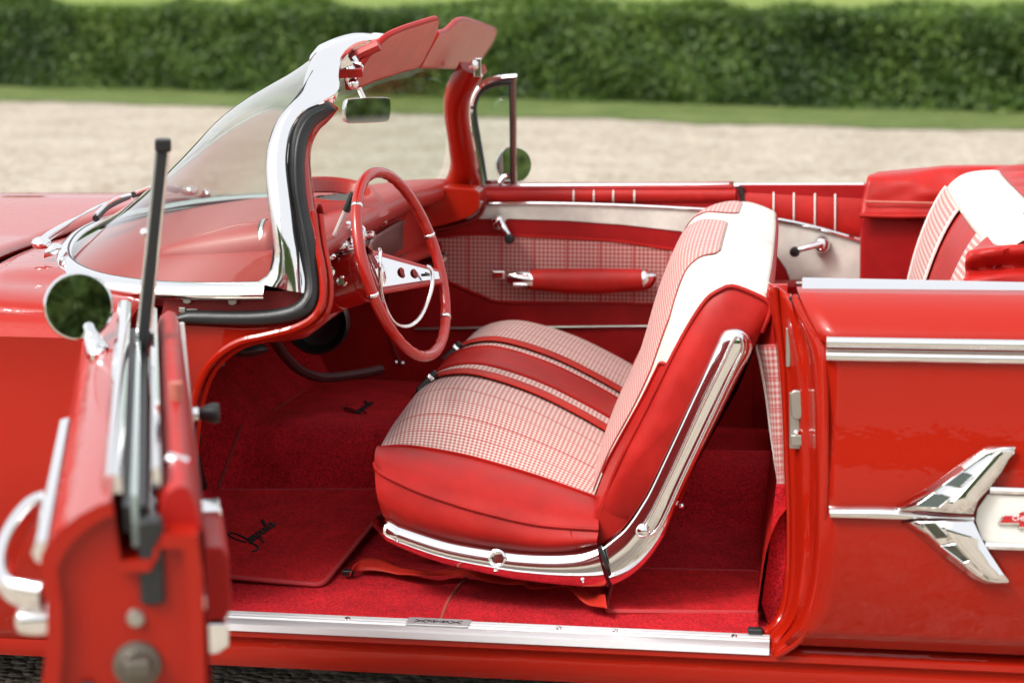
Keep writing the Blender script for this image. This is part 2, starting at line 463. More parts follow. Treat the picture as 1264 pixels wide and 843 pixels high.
leafd = leafm.copy(); leafd.name = 'tall_hedge_leaf'; translucent(leafm, (.10, .18, .02)); translucent(leafd, (.30, .45, .08))
for n_ in leafd.node_tree.nodes:
    if n_.type == 'VALTORGB':
        for e_, c_ in zip(n_.color_ramp.elements, ((.10, .17, .05), (.22, .33, .10), (.32, .44, .14), (.42, .50, .2))): e_.color = (*c_, 1)
def hedge(name, p0, p1, thick, height, n, leaf, seed, label, cat, lumpy=.16, lmat=None):
    rng = np.random.default_rng(seed)
    p0 = np.array([p0[0], p0[1]], dtype=float); p1 = np.array([p1[0], p1[1]], dtype=float)
    d = p1 - p0; Ln = np.linalg.norm(d); d /= Ln; nn = np.array([-d[1], d[0]])
    root = thing(name, label, cat, (*((p0 + p1) / 2), 0))
    ph = rng.uniform(0, 6.28, 40); fr = rng.uniform(.5, 5, 40); am = rng.uniform(.2, 1, 40) / (1 + fr * .6); fz = rng.uniform(.3, 5, 40)
    def lump(u, w): return lumpy * sum(am[i] * np.sin(fr[i] * u + fz[i] * w * 1.3 + ph[i]) for i in range(40)) / 2.0
    # perimeter parameter: front height, top thickness, back height
    per = 2 * height + thick
    u = rng.uniform(0, Ln, n); q = rng.uniform(0, per, n)
    q = np.where(rng.random(n) < .25, rng.uniform(0, height + thick, n), q)
    pos = np.zeros((n, 3)); nor = np.zeros((n, 3))
    fm_ = q < height; tm_ = (q >= height) & (q < height + thick); bm_ = q >= height + thick
    off = lump(u, q) - np.abs(rng.normal(0, .06, n)) + rng.normal(0, .025, n)
    rc = .18
    w = np.where(fm_, -off, np.where(tm_, (q - height), thick + off)); z = np.where(fm_, q, np.where(tm_, height + off, per - q))
    # round the shoulders
    edge = np.minimum(w, thick - w)
    z = np.where(tm_ & (edge < rc), z - (rc - np.sqrt(np.maximum(0, rc ** 2 - (rc - np.clip(edge, 0, rc)) ** 2))), z)
    pos[:, 0] = p0[0] + d[0] * u + nn[0] * w; pos[:, 1] = p0[1] + d[1] * u + nn[1] * w; pos[:, 2] = np.maximum(z, .03)
    nor[fm_] = [-nn[0], -nn[1], .35]; nor[tm_] = [0, 0, 1]; nor[bm_] = [nn[0], nn[1], .35]
    nor += rng.normal(0, .75, (n, 3)); nor /= np.linalg.norm(nor, axis=1)[:, None]
    a = np.cross(nor, rng.normal(0, 1, (n, 3))); a /= np.linalg.norm(a, axis=1)[:, None]; bb = np.cross(nor, a)
    s = leaf * rng.uniform(.6, 1.35, n)[:, None]
    tri = np.stack([pos - a * s, pos + bb * s * .5 + nor * s * .15, pos + a * s, pos - bb * s * .5 + nor * s * .15], 1).reshape(-1, 3)
    tri[:, 0] -= root.location.x; tri[:, 1] -= root.location.y
    me = bpy.data.meshes.new('foliage'); me.vertices.add(n * 4); me.vertices.foreach_set('co', tri.ravel().astype(np.float32))
    me.loops.add(n * 4); me.loops.foreach_set('vertex_index', np.arange(n * 4, dtype=np.int32))
    me.polygons.add(n); me.polygons.foreach_set('loop_start', np.arange(n, dtype=np.int32) * 4)
    me.update(calc_edges=True)
    at_ = me.attributes.new('leaf', 'FLOAT', 'FACE')
    val = np.clip(.42 + rng.normal(0, .16, n) + .2 * np.sin(u * 1.7 + ph[0]) * np.sin(u * .6 + ph[1]) + .16 * np.sin(u * 5.3 + q * 2.2 + ph[2]) * np.sin(q * 4.1 + u * 1.9 + ph[3]) + .12 * (q > height) * (q < height + thick), 0, 1)
    at_.data.foreach_set('value', val.astype(np.float32))
    me.materials.append(lmat or leafm); me.validate()
    fo = bpy.data.objects.new('foliage', me); C.objects.link(fo); fo.parent = root
    # inner mass of twigs
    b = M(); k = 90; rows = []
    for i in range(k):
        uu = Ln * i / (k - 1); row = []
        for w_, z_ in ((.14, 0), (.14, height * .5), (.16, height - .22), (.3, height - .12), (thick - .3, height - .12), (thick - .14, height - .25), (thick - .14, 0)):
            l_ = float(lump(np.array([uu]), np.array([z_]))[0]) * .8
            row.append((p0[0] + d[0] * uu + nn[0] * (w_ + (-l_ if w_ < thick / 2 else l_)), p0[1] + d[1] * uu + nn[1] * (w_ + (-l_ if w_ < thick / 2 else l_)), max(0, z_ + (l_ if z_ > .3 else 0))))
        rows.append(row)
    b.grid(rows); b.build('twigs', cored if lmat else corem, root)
    return root
h0 = PZ(-900, 84, 0); h1 = PZ(2300, 168, 0)
HD = hedge('clipped_hedge', (h0.x, h0.y), (h1.x, h1.y), 1.3, 1.12, 210000, .037, 3, 'long clipped green hedge behind the lawn strip, beyond the red car', 'hedge')
# greenery on the photographer's side, seen only mirrored in chrome, paint and mirrors
hedge('tall_hedge', (34, -17), (-20, -19), 2.4, 3.6, 42000, .15, 8, 'tall dark hedge across the gravel, mirrored in the chrome and mirrors', 'hedge', .2, leafd)

# ============================================================ THE CAR
car = thing('convertible_car', 'red open convertible with white and plaid seats, driver door open, parked on gravel', 'car')
XF, XR = -2.75, 2.95          # nose and tail

# ---- body side, rear quarter
def yq(z):
    t_ = [(.93, -.868), (.915, -.925), (.89, -.968), (.862, -.993), (.80, -.985), (.70, -.986), (.60, -1.0), (.50, -1.0), (.40, -.985), (.30, -.957), (.235, -.93), (.17, -.90)]
    for (z1, y1), (z2, y2) in zip(t_, t_[1:]):
        if z <= z1 and z >= z2: return y1 + (y2 - y1) * (z1 - z) / (z1 - z2)
    return -.868 if z > .93 else -.90
zs = [.93, .922, .912, .90, .885, .872, .862, .850, .835, .81, .78, .74, .70, .65, .60, .55, .50, .45, .40, .35, .30, .262]
def xq(z):                     # front edge of the quarter (door shut line)
    if z > .85: return .662 + (.93 - z) / .08 * .05
    if z > .40: return .715
    t_ = (.40 - z) / .14
    return .715 - .06 * min(1, t_) ** 2.2
rows = []
for i in range(26):
    f = (i / 25) ** 1.3
    rows.append([(xq(z) + (XR - xq(z)) * f, yq(z) * (1 - .05 * f * f), z + (.02 * f if z > .8 else 0)) for z in zs])
b = M(); b.grid(rows)
quarter = b.build('rear_quarter_panel', paint, car, angle=50, solid=.006, soff=0)
# rocker panel, full length under the door opening and on under the quarter
b = M()
sec = [(-.872, .243), (-.90, .246), (-.918, .243), (-.93, .233), (-.931, .222), (-.918, .213), (-.921, .20), (-.924, .175), (-.915, .155), (-.87, .15)]
b.grid([[(x, y, z) for y, z in sec] for x in np.linspace(-1.0, XR - .2, 24)])
b.build('rocker_panel', paint, car, angle=35)
# far quarter and tail
b = M()
b.grid([[(x, -yq(z), z) for z in zs] for x in np.linspace(-.2, XR, 12)])
b.build('far_body_side', paint, car, angle=50, solid=.006, soff=0)
b = M()
dk = []
for x in np.linspace(1.42, XR, 12):
    f = (x - 1.42) / (XR - 1.42)
    dk.append([(x, y, .945 + .03 * math.cos(y * 1.6) - .10 * f * f) for y in np.linspace(-.87, .87, 13)])
b.grid(dk); b.build('rear_deck', paint, car)
b = M(); b.box((XR - .03, 0, .56), (.05, 1.84, .66)); b.build('tail_panel', paint, car, bevel=.02)
# sub-floor so that nothing shows from below
b = M(); b.box((.1, 0, .185), (5.4, 1.7, .03)); b.build('underbody', blackp, car)
# wheels
def wheel(x, y):
    b = M(); s_ = -1 if y < 0 else 1
    b.lathe((x, y, .335), (0, s_, 0), [(-.1, .2), (-.1, .30), (-.08, .33), (.06, .335), (.09, .32), (.1, .29), (.09, .2)], 40)
    w = b.build('wheel', rubber, car)
    b = M(); b.lathe((x, y, .335), (0, s_, 0), [(.03, .2), (.085, .195), (.075, .15), (.09, .1), (.1, 0)], 32); b.build('hubcap', chrome, w)
for x in (-1.75, 1.6):
    for y in (-.76, .76): wheel(x, y)

# door jamb on the quarter's front edge
jo = P3([(981, 366, -.868), (1000, 398, -.93), (1015, 428, -.975), (1018, 470, -.985), (1019, 540, -.995), (1019, 610, -.998), (1017, 680, -.985), (1010, 738, -.965), (992, 784, -.945), (958, 809, -.93)])
jm = P3([(974, 364, -.85), (984, 398, -.88), (993, 440, -.90), (997, 500, -.905), (999, 560, -.905), (999, 620, -.905), (998, 680, -.905), (992, 732, -.90), (978, 772, -.90), (950, 800, -.905)])
ji = P3([(957, 353, -.82), (962, 400, -.81), (967, 450, -.81), (970, 510, -.81), (972, 570, -.81), (974, 630, -.81), (974, 690, -.81), (971, 735, -.82), (962, 765, -.83), (944, 783, -.86)])
jl = P3([(949, 350, -.80), (955, 400, -.78), (961, 450, -.78), (965, 510, -.78), (967, 570, -.78), (969, 630, -.78), (969, 690, -.78), (966, 733, -.80), (957, 762, -.82), (940, 780, -.86)])
b = M()
o_, m_, i_, l_ = (cr(q, 40) for q in (jo, jm, ji, jl))
rows = []
for k in range(40):
    rows.append(cr([o_[k], o_[k].lerp(m_[k], .3) + V((-.004, -.004, 0)), o_[k].lerp(m_[k], .85) + V((0, .012, 0)), m_[k] + V((.004, .012, 0)), m_[k].lerp(i_[k], .15), m_[k].lerp(i_[k], .8) + V((0, .006, 0)), i_[k] + V((0, -.002, 0)), l_[k]], 16))
b.grid(rows)
b.build('door_jamb', paint, car, angle=60, solid=.004, soff=0)
b = M(); b.tube([p + V((0, -.003, 0)) for p in cr(jo, 40)], .0065, 8)
b.tube([p + V((0, -.008, 0)) for p in cr(ji, 40)], .005, 8); b.build('jamb_flange', paint, car)
# striker, trim plates and screws on the jamb
def plate_at(x0, y0, x1, y1, Y, dep, m, name, r=.004, parent=car):
    b = M(); o = PL([(x0, y0), (x1, y0), (x1, y1), (x0, y1)], Y)
    b.prism(o, (0, -dep, 0)); return b.build(name, m, parent, bevel=r)
st = plate_at(974, 482, 993, 553, -.855, .014, steel, 'door_striker', .005)
b = M(); b.prism(cr(PL([(976, 484), (984, 480), (991, 485), (991, 512), (985, 517), (977, 512)], -.869), 20, True), (0, -.012, 0)); b.build('striker_tooth', steel, st, bevel=.004)
b = M(); b.prism(PL([(976, 536), (991, 536), (991, 549), (976, 549)], -.869), (0, -.008, 0)); b.build('striker_wedge', steel, st, bevel=.002)
b = M(); b.lathe(P(983, 534, -.869), (0, -1, 0), [(0, .006), (.006, .006), (.009, .003)], 12); b.build('screw', chrome, st)
plate_at(970, 404, 976, 452, -.835, .008, steel, 'jamb_plate', .002)
b = M(); b.tube(cr(P3([(976, 366, -.866), (981, 372, -.868), (985, 380, -.872)]), 8), .009, 8, flat=.7); b.build('jamb_rubber', rubber, car)

# ---- bright trim on the quarter
b = M()
xs = np.linspace(.672, XR - .05, 20)
b.sweep([(x, -.861, .934) for x in xs], [(.012, -.022), (.013, -.012), (.007, .004), (-.003, .016), (-.009, .022), (-.014, .020), (-.014, -.022)], (0, 0, 1))
b.build('belt_moulding', chrome, car, angle=30, bevel=.002)
b = M(); b.box((1.8, -.836, .925), (2.24, .02, .02)); b.build('belt_seal', blackp, car)
def side_rub(zc, h, name):
    b = M()
    pts = [(x, yq(zc) * (1 - .05 * ((x - .72) / 2.2) ** 2), zc + .018 * max(0, (x - .72)) / 2.2) for x in np.linspace(.718, XR - .05, 20)]
    sec = [(-.004, -h / 2), (.006, -h * .48), (.012, -h * .2), (.012, h * .2), (.006, h * .48), (-.004, h / 2)]
    b.sweep(pts, sec, (0, -1, 0)); return b.build(name, chrome, car, angle=50)
side_rub(.852, .020, 'crease_moulding'); side_rub(.826, .020, 'crease_moulding')
b = M(); b.sweep([(x, yq(.839) * (1 - .05 * ((x - .72) / 2.2) ** 2) , .839 + .018 * max(0, (x - .72)) / 2.2) for x in np.linspace(.718, XR - .05, 20)], [(-.004, -.008), (.003, -.006), (.003, .006), (-.004, .008)], (0, -1, 0)); b.build('moulding_channel', silver, car)

# winged side emblem
Ye = -1.004
def EP(x, y, o=0.0): return P(1010 + x / 4.2165, 530 + y / 4.215, Ye - o)
b = M()
b.strip([(EP(55, 396), EP(66, 462)), (EP(200, 396), EP(200, 466)), (EP(370, 398), EP(370, 472)), (EP(520, 412), EP(520, 474)), (EP(660, 425), EP(660, 476)), (EP(808, 432), EP(808, 478))], .016, (0, -1, 0), 24, 9, .6, .006)
spear = b.build('spear_emblem', chrome, car, angle=50)
def poly(pts, o0, dep, name, m, parent, bev=.003):
    b = M(); b.prism([EP(x, y, o0) for x, y in pts], (0, -dep, 0)); return b.build(name, m, parent, bevel=bev)
def UW(x, y, o=0.0): return EP(x, y, .003 + .036 * max(0, (y - 90)) / 390 + o)
def LW(x, y, o=0.0): return EP(x, y, .026 - .021 * max(0, (y - 480)) / 320 + o)
b = M()                       # upper wing: blade leaning in towards its tip
b.grid([[EP(395, 400, .004), EP(560, 316, .003), EP(740, 188, .002), EP(865, 103, .001), EP(905, 90, .0), EP(1030, 88, .0)],
        [UW(430, 414), UW(585, 330), UW(765, 205), UW(880, 125), UW(925, 108), UW(1026, 98)],
        [UW(520, 420, -.001), UW(612, 352, -.001), UW(785, 222, -.001), UW(895, 136, -.001), UW(930, 116, -.001), UW(1024, 100)],
        [UW(625, 428), UW(705, 350), UW(815, 236), UW(912, 142), UW(940, 124), UW(1022, 104)],
        [UW(660, 430, .003), UW(735, 346, .003), UW(845, 226, .003), UW(930, 130, .003), UW(950, 118, .002), UW(1020, 106, .001)],
        [UW(806, 440, .001), UW(830, 372, .001), UW(895, 300), UW(960, 210), UW(985, 165), UW(1014, 118)]])
b.build('upper_wing', chrome, spear, angle=18, solid=.005)
def slot(pts, fn, name):
    b = M(); b.prism([fn(x, y, .0022) for x, y in pts], (0, .004, 0)); b.build(name, slotm, spear)
    b = M(); b.tube([fn(x, y, .0025) for x, y in pts], .0016, 6, closed=True); b.build('slot_rim', chrome, spear)
slotm = mat('tinted_chrome', (.14, .16, .14), .06, 1)
slot([(505, 400), (602, 328), (692, 352), (628, 408)], UW, 'wing_slot')
slot([(652, 292), (752, 218), (806, 238), (742, 300)], UW, 'wing_slot')
b = M()
b.grid([[EP(430, 486, .004), EP(520, 547, .003), EP(660, 662, .002), EP(800, 772, .001), EP(870, 802, .0), EP(994, 804, .0)],
        [LW(520, 482), LW(575, 540), LW(690, 640), LW(815, 735), LW(885, 780), LW(990, 792)],
        [LW(600, 480, -.001), LW(640, 545, -.001), LW(735, 650, -.001), LW(850, 748, -.001), LW(895, 778, -.001), LW(989, 789)],
        [LW(640, 480, .003), LW(690, 560, .003), LW(785, 672, .003), LW(890, 765, .003), LW(905, 776, .002), LW(989, 788, .001)],
        [LW(808, 480, .001), LW(850, 570, .001), LW(890, 640), LW(945, 722), LW(960, 745), LW(995, 792)]])
b.build('lower_wing', chrome, spear, angle=18, solid=.005)
slot([(540, 486), (610, 486), (680, 560), (615, 570)], LW, 'wing_slot')
slot([(640, 605), (712, 596), (790, 680), (755, 692)], LW, 'wing_slot')
# white insert with bow-tie badge
zt, zb = EP(0, 325).z, EP(0, 592).z
ins = [EP(818, 470, .002), EP(828, 410, .002), EP(880, 335, .002)] + [V((2.7, Ye - .002 + .02, zt)), V((2.7, Ye - .002 + .02, zb))] + [EP(890, 592, .002), EP(850, 570, .002)]
b = M(); b.prism(ins, (0, -.003, 0)); insert = b.build('white_insert', mat('white_paint', (.78, .77, .72), .3, 0, .8, .05), spear, bevel=.001)
for yy, nm in ((312, 'insert_moulding'), (600, 'insert_moulding')):
    a = EP(868 if yy > 400 else 892, yy, .004); e = V((2.7, Ye + .012, a.z))
    b = M(); b.sweep([a.lerp(e, i / 9) for i in range(10)], [(-.004, -.007), (.006, -.006), (.009, 0), (.006, .006), (-.004, .007)], (0, -1, 0)); b.build(nm, chrome, spear)
bw = [(930, 490), (960, 440), (1040, 440), (1048, 420), (1190, 420), (1186, 440), (1290, 440), (1262, 490), (1182, 490), (1176, 512), (1036, 512), (1040, 490)]
poly(bw, .005, .006, 'bowtie_badge', chrome, spear, .0015)
bw2 = [(948, 484), (968, 448), (1046, 448), (1054, 428), (1180, 428), (1178, 447), (1272, 447), (1250, 484), (1174, 484), (1168, 505), (1044, 505), (1048, 484)]
poly(bw2, .0112, .0012, 'bowtie_face', mat('badge_red', (.45, .01, .015), .3, 0, .5), spear, 0)
def text(body, name, loc, size, rot, m, parent, ext=.0006, label=None, shear=0):
    cu = bpy.data.curves.new(name, 'FONT'); cu.body = body; cu.size = size; cu.extrude = ext; cu.align_x = 'CENTER'; cu.align_y = 'CENTER'; cu.shear = shear
    tmp = bpy.data.objects.new(name, cu); C.objects.link(tmp)
    dg = bpy.context.evaluated_depsgraph_get(); dg.update()
    me = bpy.data.meshes.new_from_object(tmp.evaluated_get(dg)); bpy.data.objects.remove(tmp)
    me.name = name; me.materials.clear(); me.materials.append(m)
    me.transform(Matrix.Translation(loc) @ rot.to_4x4())
    o = bpy.data.objects.new(name, me); C.objects.link(o); o.parent = parent
    return o
RX = Matrix.Rotation(R(90), 3, 'X')
text('CHEVROLET', 'badge_lettering', EP(1112, 466, .0128), .0125, RX, mat('badge_white', (.8, .8, .8), .4), spear)

# ---- sill plate
b = M()
zsl = .2515
b.grid([[(x, y, z) for y, z in [(-.862, zsl - .006), (-.862, zsl), (-.868, zsl + .001), (-.872, zsl + .003), (-.876, zsl + .001), (-.883, zsl + .001), (-.887, zsl + .0035), (-.891, zsl + .001), (-.898, zsl + .001), (-.902, zsl + .003), (-.906, zsl), (-.922, zsl - .001), (-.930, zsl - .005), (-.934, zsl - .017), (-.929, zsl - .019)]] for x in np.linspace(-.86, .628, 30)])
sill = b.build('sill_plate', alum, car, angle=25)
b = M(); b.box((-.018, -.886, zsl + .0028), (.125, .042, .003)); b.build('maker_plate', alum, sill, bevel=.001)
text('FISHER', 'plate_lettering', (-.018, -.887, zsl + .0048), .015, Matrix.Identity(3), ink, sill)
for sx in (-1, 1):
    b = M()
    for a in (-1, 1): b.tube([(-.018 + sx * .035 - .012, -.887 - a * .008, zsl + .0047), (-.018 + sx * .035 + .012, -.887 + a * .008, zsl + .0047)], .001, 6)
    b.build('plate_lettering', ink, sill)
for x in (-.52, -.2, .22, .33, .56):
    b = M(); b.lathe((x, -.887, zsl + .001), (0, 0, 1), [(0, .007), (.003, .006), (.005, .002), (.005, 0)], 12); b.build('screw', chrome, sill)
b = M(); b.box((.60, -.866, zsl + .008), (.03, .02, .012)); b.build('sill_rubber', rubber, car, bevel=.004)

# ---- floor: one carpet shell from toe board to rear seat
def zfl(x, y):
    z = .245
    t_ = math.exp(-((y - .06) / .17) ** 4)
    hgt = .17 if x < -.1 else .17 - .06 * min(1, (x + .1) / .4)
    z += hgt * t_ + .03 * max(0, min(1, (y + .45) / .35))
    if x < -.62:                               # toe board
        q = (-.62 - x); z += q * .9 + (.10 * min(1, q / .1) if abs(y) > .7 else 0)
    z += .10 * max(0, min(1, (y - .22) / .2)) * (1 if x < .3 else 0)
    if x > .72: z += .12 * min(1, (x - .72) / .03)
    return z
b = M()
rows = []
for x in np.concatenate([np.linspace(-1.0, -.62, 12), np.linspace(-.6, .7, 48), np.linspace(.72, 1.05, 8)]):
    rows.append([(x, y, zfl(x, y) + .004 * math.sin(x * 9 + y * 5)) for y in np.linspace(-.865, .85, 90)])
b.grid(rows)
floor = b.build('floor_carpet', carp, car, angle=70)
b = M(); b.tube(cr([PZ(x, y, .2475) for x, y in [(543, 768), (551, 746), (562, 728), (576, 712)]], 14), .0036, 8, flat=.6); b.build('carpet_seam', mat('seam_binding', (.36, .07, .05), .7), floor)
b = M(); b.tube(cr([P(x, y, Y) for x, y, Y in [(298, 525, -.1), (285, 560, -.15), (270, 602, -.2)]], 10), .004, 6); b.build('carpet_seam', darkred, floor)
# rear foot well riser and rear seat base
b = M()
b.loft([[(.60, y, .255), (.62, y, .42), (.66, y, .50), (.72, y, .52), (1.1, y, .50)] for y in np.linspace(-.82, .82, 12)], 12, 20)
b.build('rear_seat_cushion', vin, car)

b = M(); b.prism(PL([(958, 600), (978, 600), (978, 772), (950, 775), (940, 745), (948, 690)], -.79), (0, .02, 0)); b.build('side_carpet', carp, car)
# ---- firewall, kick panels, door posts
b = M(); b.box((-.985, 0, .62), (.03, 1.68, .56)); b.build('firewall', trimred, car)
b = M(); b.box((-.70, .838, .545), (.62, .02, .60)); b.build('kick_panel', trimred, car)
b = M(); b.box((-.80, -.842, .55), (.36, .02, .62)); b.build('kick_panel', trimred, car)
# near hinge post (seen in the door opening)
post = [(205, 402), (230, 400), (300, 404), (340, 402), (372, 394), (392, 378), (399, 372), (397, 388), (384, 402), (352, 413), (300, 422), (270, 440), (250, 465), (238, 500), (230, 560), (226, 640), (224, 757), (120, 757), (130, 420)]
b = M(); b.prism([P(x, y, -.862) for x, y in post], (0, .035, 0)); b.build('hinge_post', paint, car, bevel=.006)
rim = P3([(386, 262, -.80), (391, 300, -.82), (397, 330, -.84), (399, 355, -.85), (397, 375, -.86), (386, 393, -.87), (364, 405, -.872), (330, 414, -.872), (296, 422, -.872), (270, 438, -.872), (251, 462, -.872), (239, 500, -.872), (232, 560, -.872), (228, 650, -.872), (226, 757, -.872)])
b = M(); b.tube(cr(rim, 60), .008, 8); b.tube([p + V((.012, .012, -.006)) for p in cr(rim, 60)], .006, 8); b.build('opening_flange', paint, car)
# recess under the windscreen trim with its clips
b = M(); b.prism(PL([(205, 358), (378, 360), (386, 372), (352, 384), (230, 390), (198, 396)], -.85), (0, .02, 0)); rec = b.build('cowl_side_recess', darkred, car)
for x, y in ((232, 369), (288, 371)):
    b = M(); b.prism(PL([(x - 6, y - 8), (x + 6, y - 8), (x + 5, y + 4), (x, y + 6), (x - 5, y + 4)], -.852), (0, -.008, 0)); b.build('trim_clip', steel, rec, bevel=.002)
plate_at(222, 379, 230, 385, -.852, .008, steel, 'trim_clip', .001, rec)
plate_at(230, 381, 244, 383, -.852, .004, steel, 'trim_clip', .001, rec)

# ---- front of the car
def zfr(y, x):
    a = abs(y); t_ = [(0, .885), (.3, .893), (.55, .90), (.745, .903), (.76, .895), (.85, .897), (.93, .885), (.97, .868), (1.0, .838)]
    for (a1, z1), (a2, z2) in zip(t_, t_[1:]):
        if a <= a2: return z1 + (z2 - z1) * (a - a1) / (a2 - a1) - .05 * max(0, (-1.0 - x) / 1.7) ** 2
    return .838
b = M()
hx = np.linspace(XF + .1, -1.13, 24)
rows = []
for y in np.linspace(-.742, .742, 41):
    xe = -.985 - .10 * (1 - (y / .742) ** 2) + (-.03 if abs(y) < .7 else .0)
    rows.append([(XF + .1 + (xe - XF - .1) * f, y, zfr(y, XF + .1 + (xe - XF - .1) * f)) for f in np.linspace(0, 1, 24)])
b.grid(rows); b.build('hood', paint, car, solid=.012)
def fender(sg, name):
    b = M(); rows = []
    for x in np.concatenate([np.linspace(XF, -.9, 18), np.linspace(-.85, -.62 if sg < 0 else -.20, 8)]):
        dz = .016 * max(0, min(1, (x + 1.1) / .2))
        rows.append([(x, sg * a, zfr(a, x) - dz * (1 if a < .95 else .5)) for a in (.752, .78, .82, .86, .90, .935, .965, .985, 1.0)] + [(x, sg * a, z) for a, z in ((1.006, .825), (1.0, .80), (.995, .74), (.998, .66), (1.005, .58), (1.005, .50), (.99, .40), (.96, .30), (.93, .22), (.91, .17))])
    b.grid(rows); return b.build(name, paint, car, angle=50, solid=.006, soff=0)
fender(-1, 'front_fender'); fender(1, 'front_fender')
b = M(); b.box((XF + .04, 0, .55), (.06, 1.9, .62)); b.build('front_grille', chrome, car, bevel=.02)
# cowl between hood and windscreen, with its air grille
b = M(); rows = []
for y in np.linspace(-.97, .97, 41):
    a = abs(y)
    xe = (-.978 - .10 * (1 - (y / .742) ** 2)) if a < .742 else -.975 + (a - .742) * .2
    xb = min(-.30 - .62 * (1 - (a / .98) ** 2.6), -.60)
    rows.append([(xe + (xb - xe) * f, y, zfr(a, -1) - .014 * f + (.012 * math.sin(f * 3.1) if a < .7 else 0)) for f in np.linspace(0, 1, 10)])
b.grid(rows); b.build('cowl', paint, car, solid=.01)

# ---- windscreen: glass, bright frame, rubber
def mirrorY(p): return V((p.x, -p.y, p.z))
baseN = [V(p) for p in ((-.355, -.862, .913), (-.48, -.852, .907), (-.60, -.825, .905), (-.72, -.765, .908), (-.82, -.65, .914), (-.90, -.47, .92), (-.965, -.22, .923), (-.985, 0, .924))]
base = baseN + [mirrorY(p) for p in baseN[-2::-1]]
topN = [V(p) for p in ((-.305, -.655, 1.316), (-.330, -.55, 1.330), (-.362, -.40, 1.337), (-.388, -.2, 1.340), (-.40, 0, 1.341))]
top = topN + [mirrorY(p) for p in topN[-2::-1]]
edgeN = [base[0]] + P3([(337, 325, -.862), (339, 300, -.858), (335, 250, -.845), (332, 205, -.82), (334, 175, -.80), (344, 150, -.77), (359, 130, -.74), (374, 111, -.70)]) + [top[0]]
NU, NV = 61, 22
B_, T_ = cr(base, NU), cr(top, NU)
E0 = cr(edgeN, NV); E1 = [mirrorY(p) + V((.06 * math.sin(math.pi * j / (NV - 1)), 0, 0)) for j, p in enumerate(E0)]
def screen(u, v):              # Coons patch
    i = int(round(u * (NU - 1))); j = int(round(v * (NV - 1)))
    p = B_[i] * (1 - v) + T_[i] * v + E0[j] * (1 - u) + E1[j] * u
    p = p - (B_[0] * (1 - u) * (1 - v) + B_[-1] * u * (1 - v) + T_[0] * (1 - u) * v + T_[-1] * u * v)
    return p
rows = [[screen(i / (NU - 1), j / (NV - 1)) + V((.042 * math.sin(math.pi * j / (NV - 1)), 0, 0)) * math.sin(math.pi * i / (NU - 1)) for j in range(NV)] for i in range(NU)]
b = M(); b.grid(rows); wsg = b.build('windscreen', glass, car, angle=80)
# bright base moulding
b = M()
nr = []
bb_ = cr(base, 70)
for i, p in enumerate(bb_):
    t_ = (bb_[min(i + 1, 69)] - bb_[max(i - 1, 0)]).normalized()
    o = t_.cross(V((0, 0, 1))); o = o if o.dot(p - V((0, 0, p.z))) > 0 else -o
    nr.append((o * .55 + V((0, 0, 1))).normalized())
rows = []
for i, p in enumerate(bb_):
    n = nr[i]; t_ = (bb_[min(i + 1, 69)] - bb_[max(i - 1, 0)]).normalized()
    o = t_.cross(n); o = o if o.dot(p - V((0, 0, p.z))) > 0 else -o
    rows.append([p - o * .006 - n * .006, p - o * .006 + n * .004, p + o * .002 + n * .010, p + o * .014 + n * .011, p + o * .026 + n * .008, p + o * .034 + n * .002, p + o * .036 - n * .004, p + o * .030 - n * .012])
b.grid(rows)
frame = b.build('windscreen_frame', chrome, car, angle=60)
b = M(); b.tube([p + n_ * .004 - V((0, 0, .001)) for p, n_ in zip(bb_, nr)], .0055, 8); b.build('glass_seal', rubber, frame)
b = M(); b.tube([p + V((-.002, -.001, 0)) for p in cr(edgeN, 30)], .0015, 8); b.build('glass_seal', rubber, frame)
# near pillar and header, one polished sweep
pil = [((318, 348, -.868), (371, 361, -.872)), ((332, 338, -.868), (369, 345, -.87)), ((338, 317, -.865), (366, 312, -.865)), ((336, 290, -.862), (362, 290, -.862)), ((331, 250, -.85), (357, 250, -.85)),
       ((328, 210, -.83), (353.5, 215, -.832)), ((331, 180, -.81), (354, 188, -.812)), ((341, 152, -.77), (361, 158, -.777)), ((355, 134, -.74), (377, 136, -.745)),
       ((371, 114, -.70), (403, 124, -.705)), ((377, 93, -.66), (418, 112, -.665)), ((386, 71, -.61), (419, 88, -.615)), ((402, 59, -.56), (424, 74.5, -.565)), ((433, 47, -.42), (440, 62, -.44)), ((455, 44, -.26), (457, 57, -.28))]
pairs = [(P(*a), P(*c)) for a, c in pil] + [((-.325, 0, 1.370), (-.280, 0, 1.345)), ((-.335, .3, 1.352), (-.295, .3, 1.325)), ((-.315, .5, 1.33), (-.27, .5, 1.305))]
b = M(); b.strip(pairs, .014, (.1, -1, .4), 90, 11, .6, .02)
b.build('pillar_moulding', chrome, frame, angle=60)
# header bar body behind the moulding
b = M()
hd = cr([(-.310, -.53, 1.328), (-.335, -.40, 1.338), (-.355, -.2, 1.343), (-.365, 0, 1.345), (-.365, .2, 1.338), (-.355, .40, 1.325), (-.325, .56, 1.305)], 40)
b.sweep(hd, [(-.012, -.03), (.004, -.034), (.020, -.02), (.028, .0), (.022, .04), (-.004, .055), (-.016, .03), (-.018, -.02)], (0, 0, 1))
b.build('header_bar', chrome, frame, angle=50)
b = M(); b.sweep([p + V((.045, 0, -.022)) for p in hd], [(.006, -.03), (.008, .03), (-.008, .032), (-.012, -.03)], (0, 0, 1)); b.build('header_lining', vin, frame)
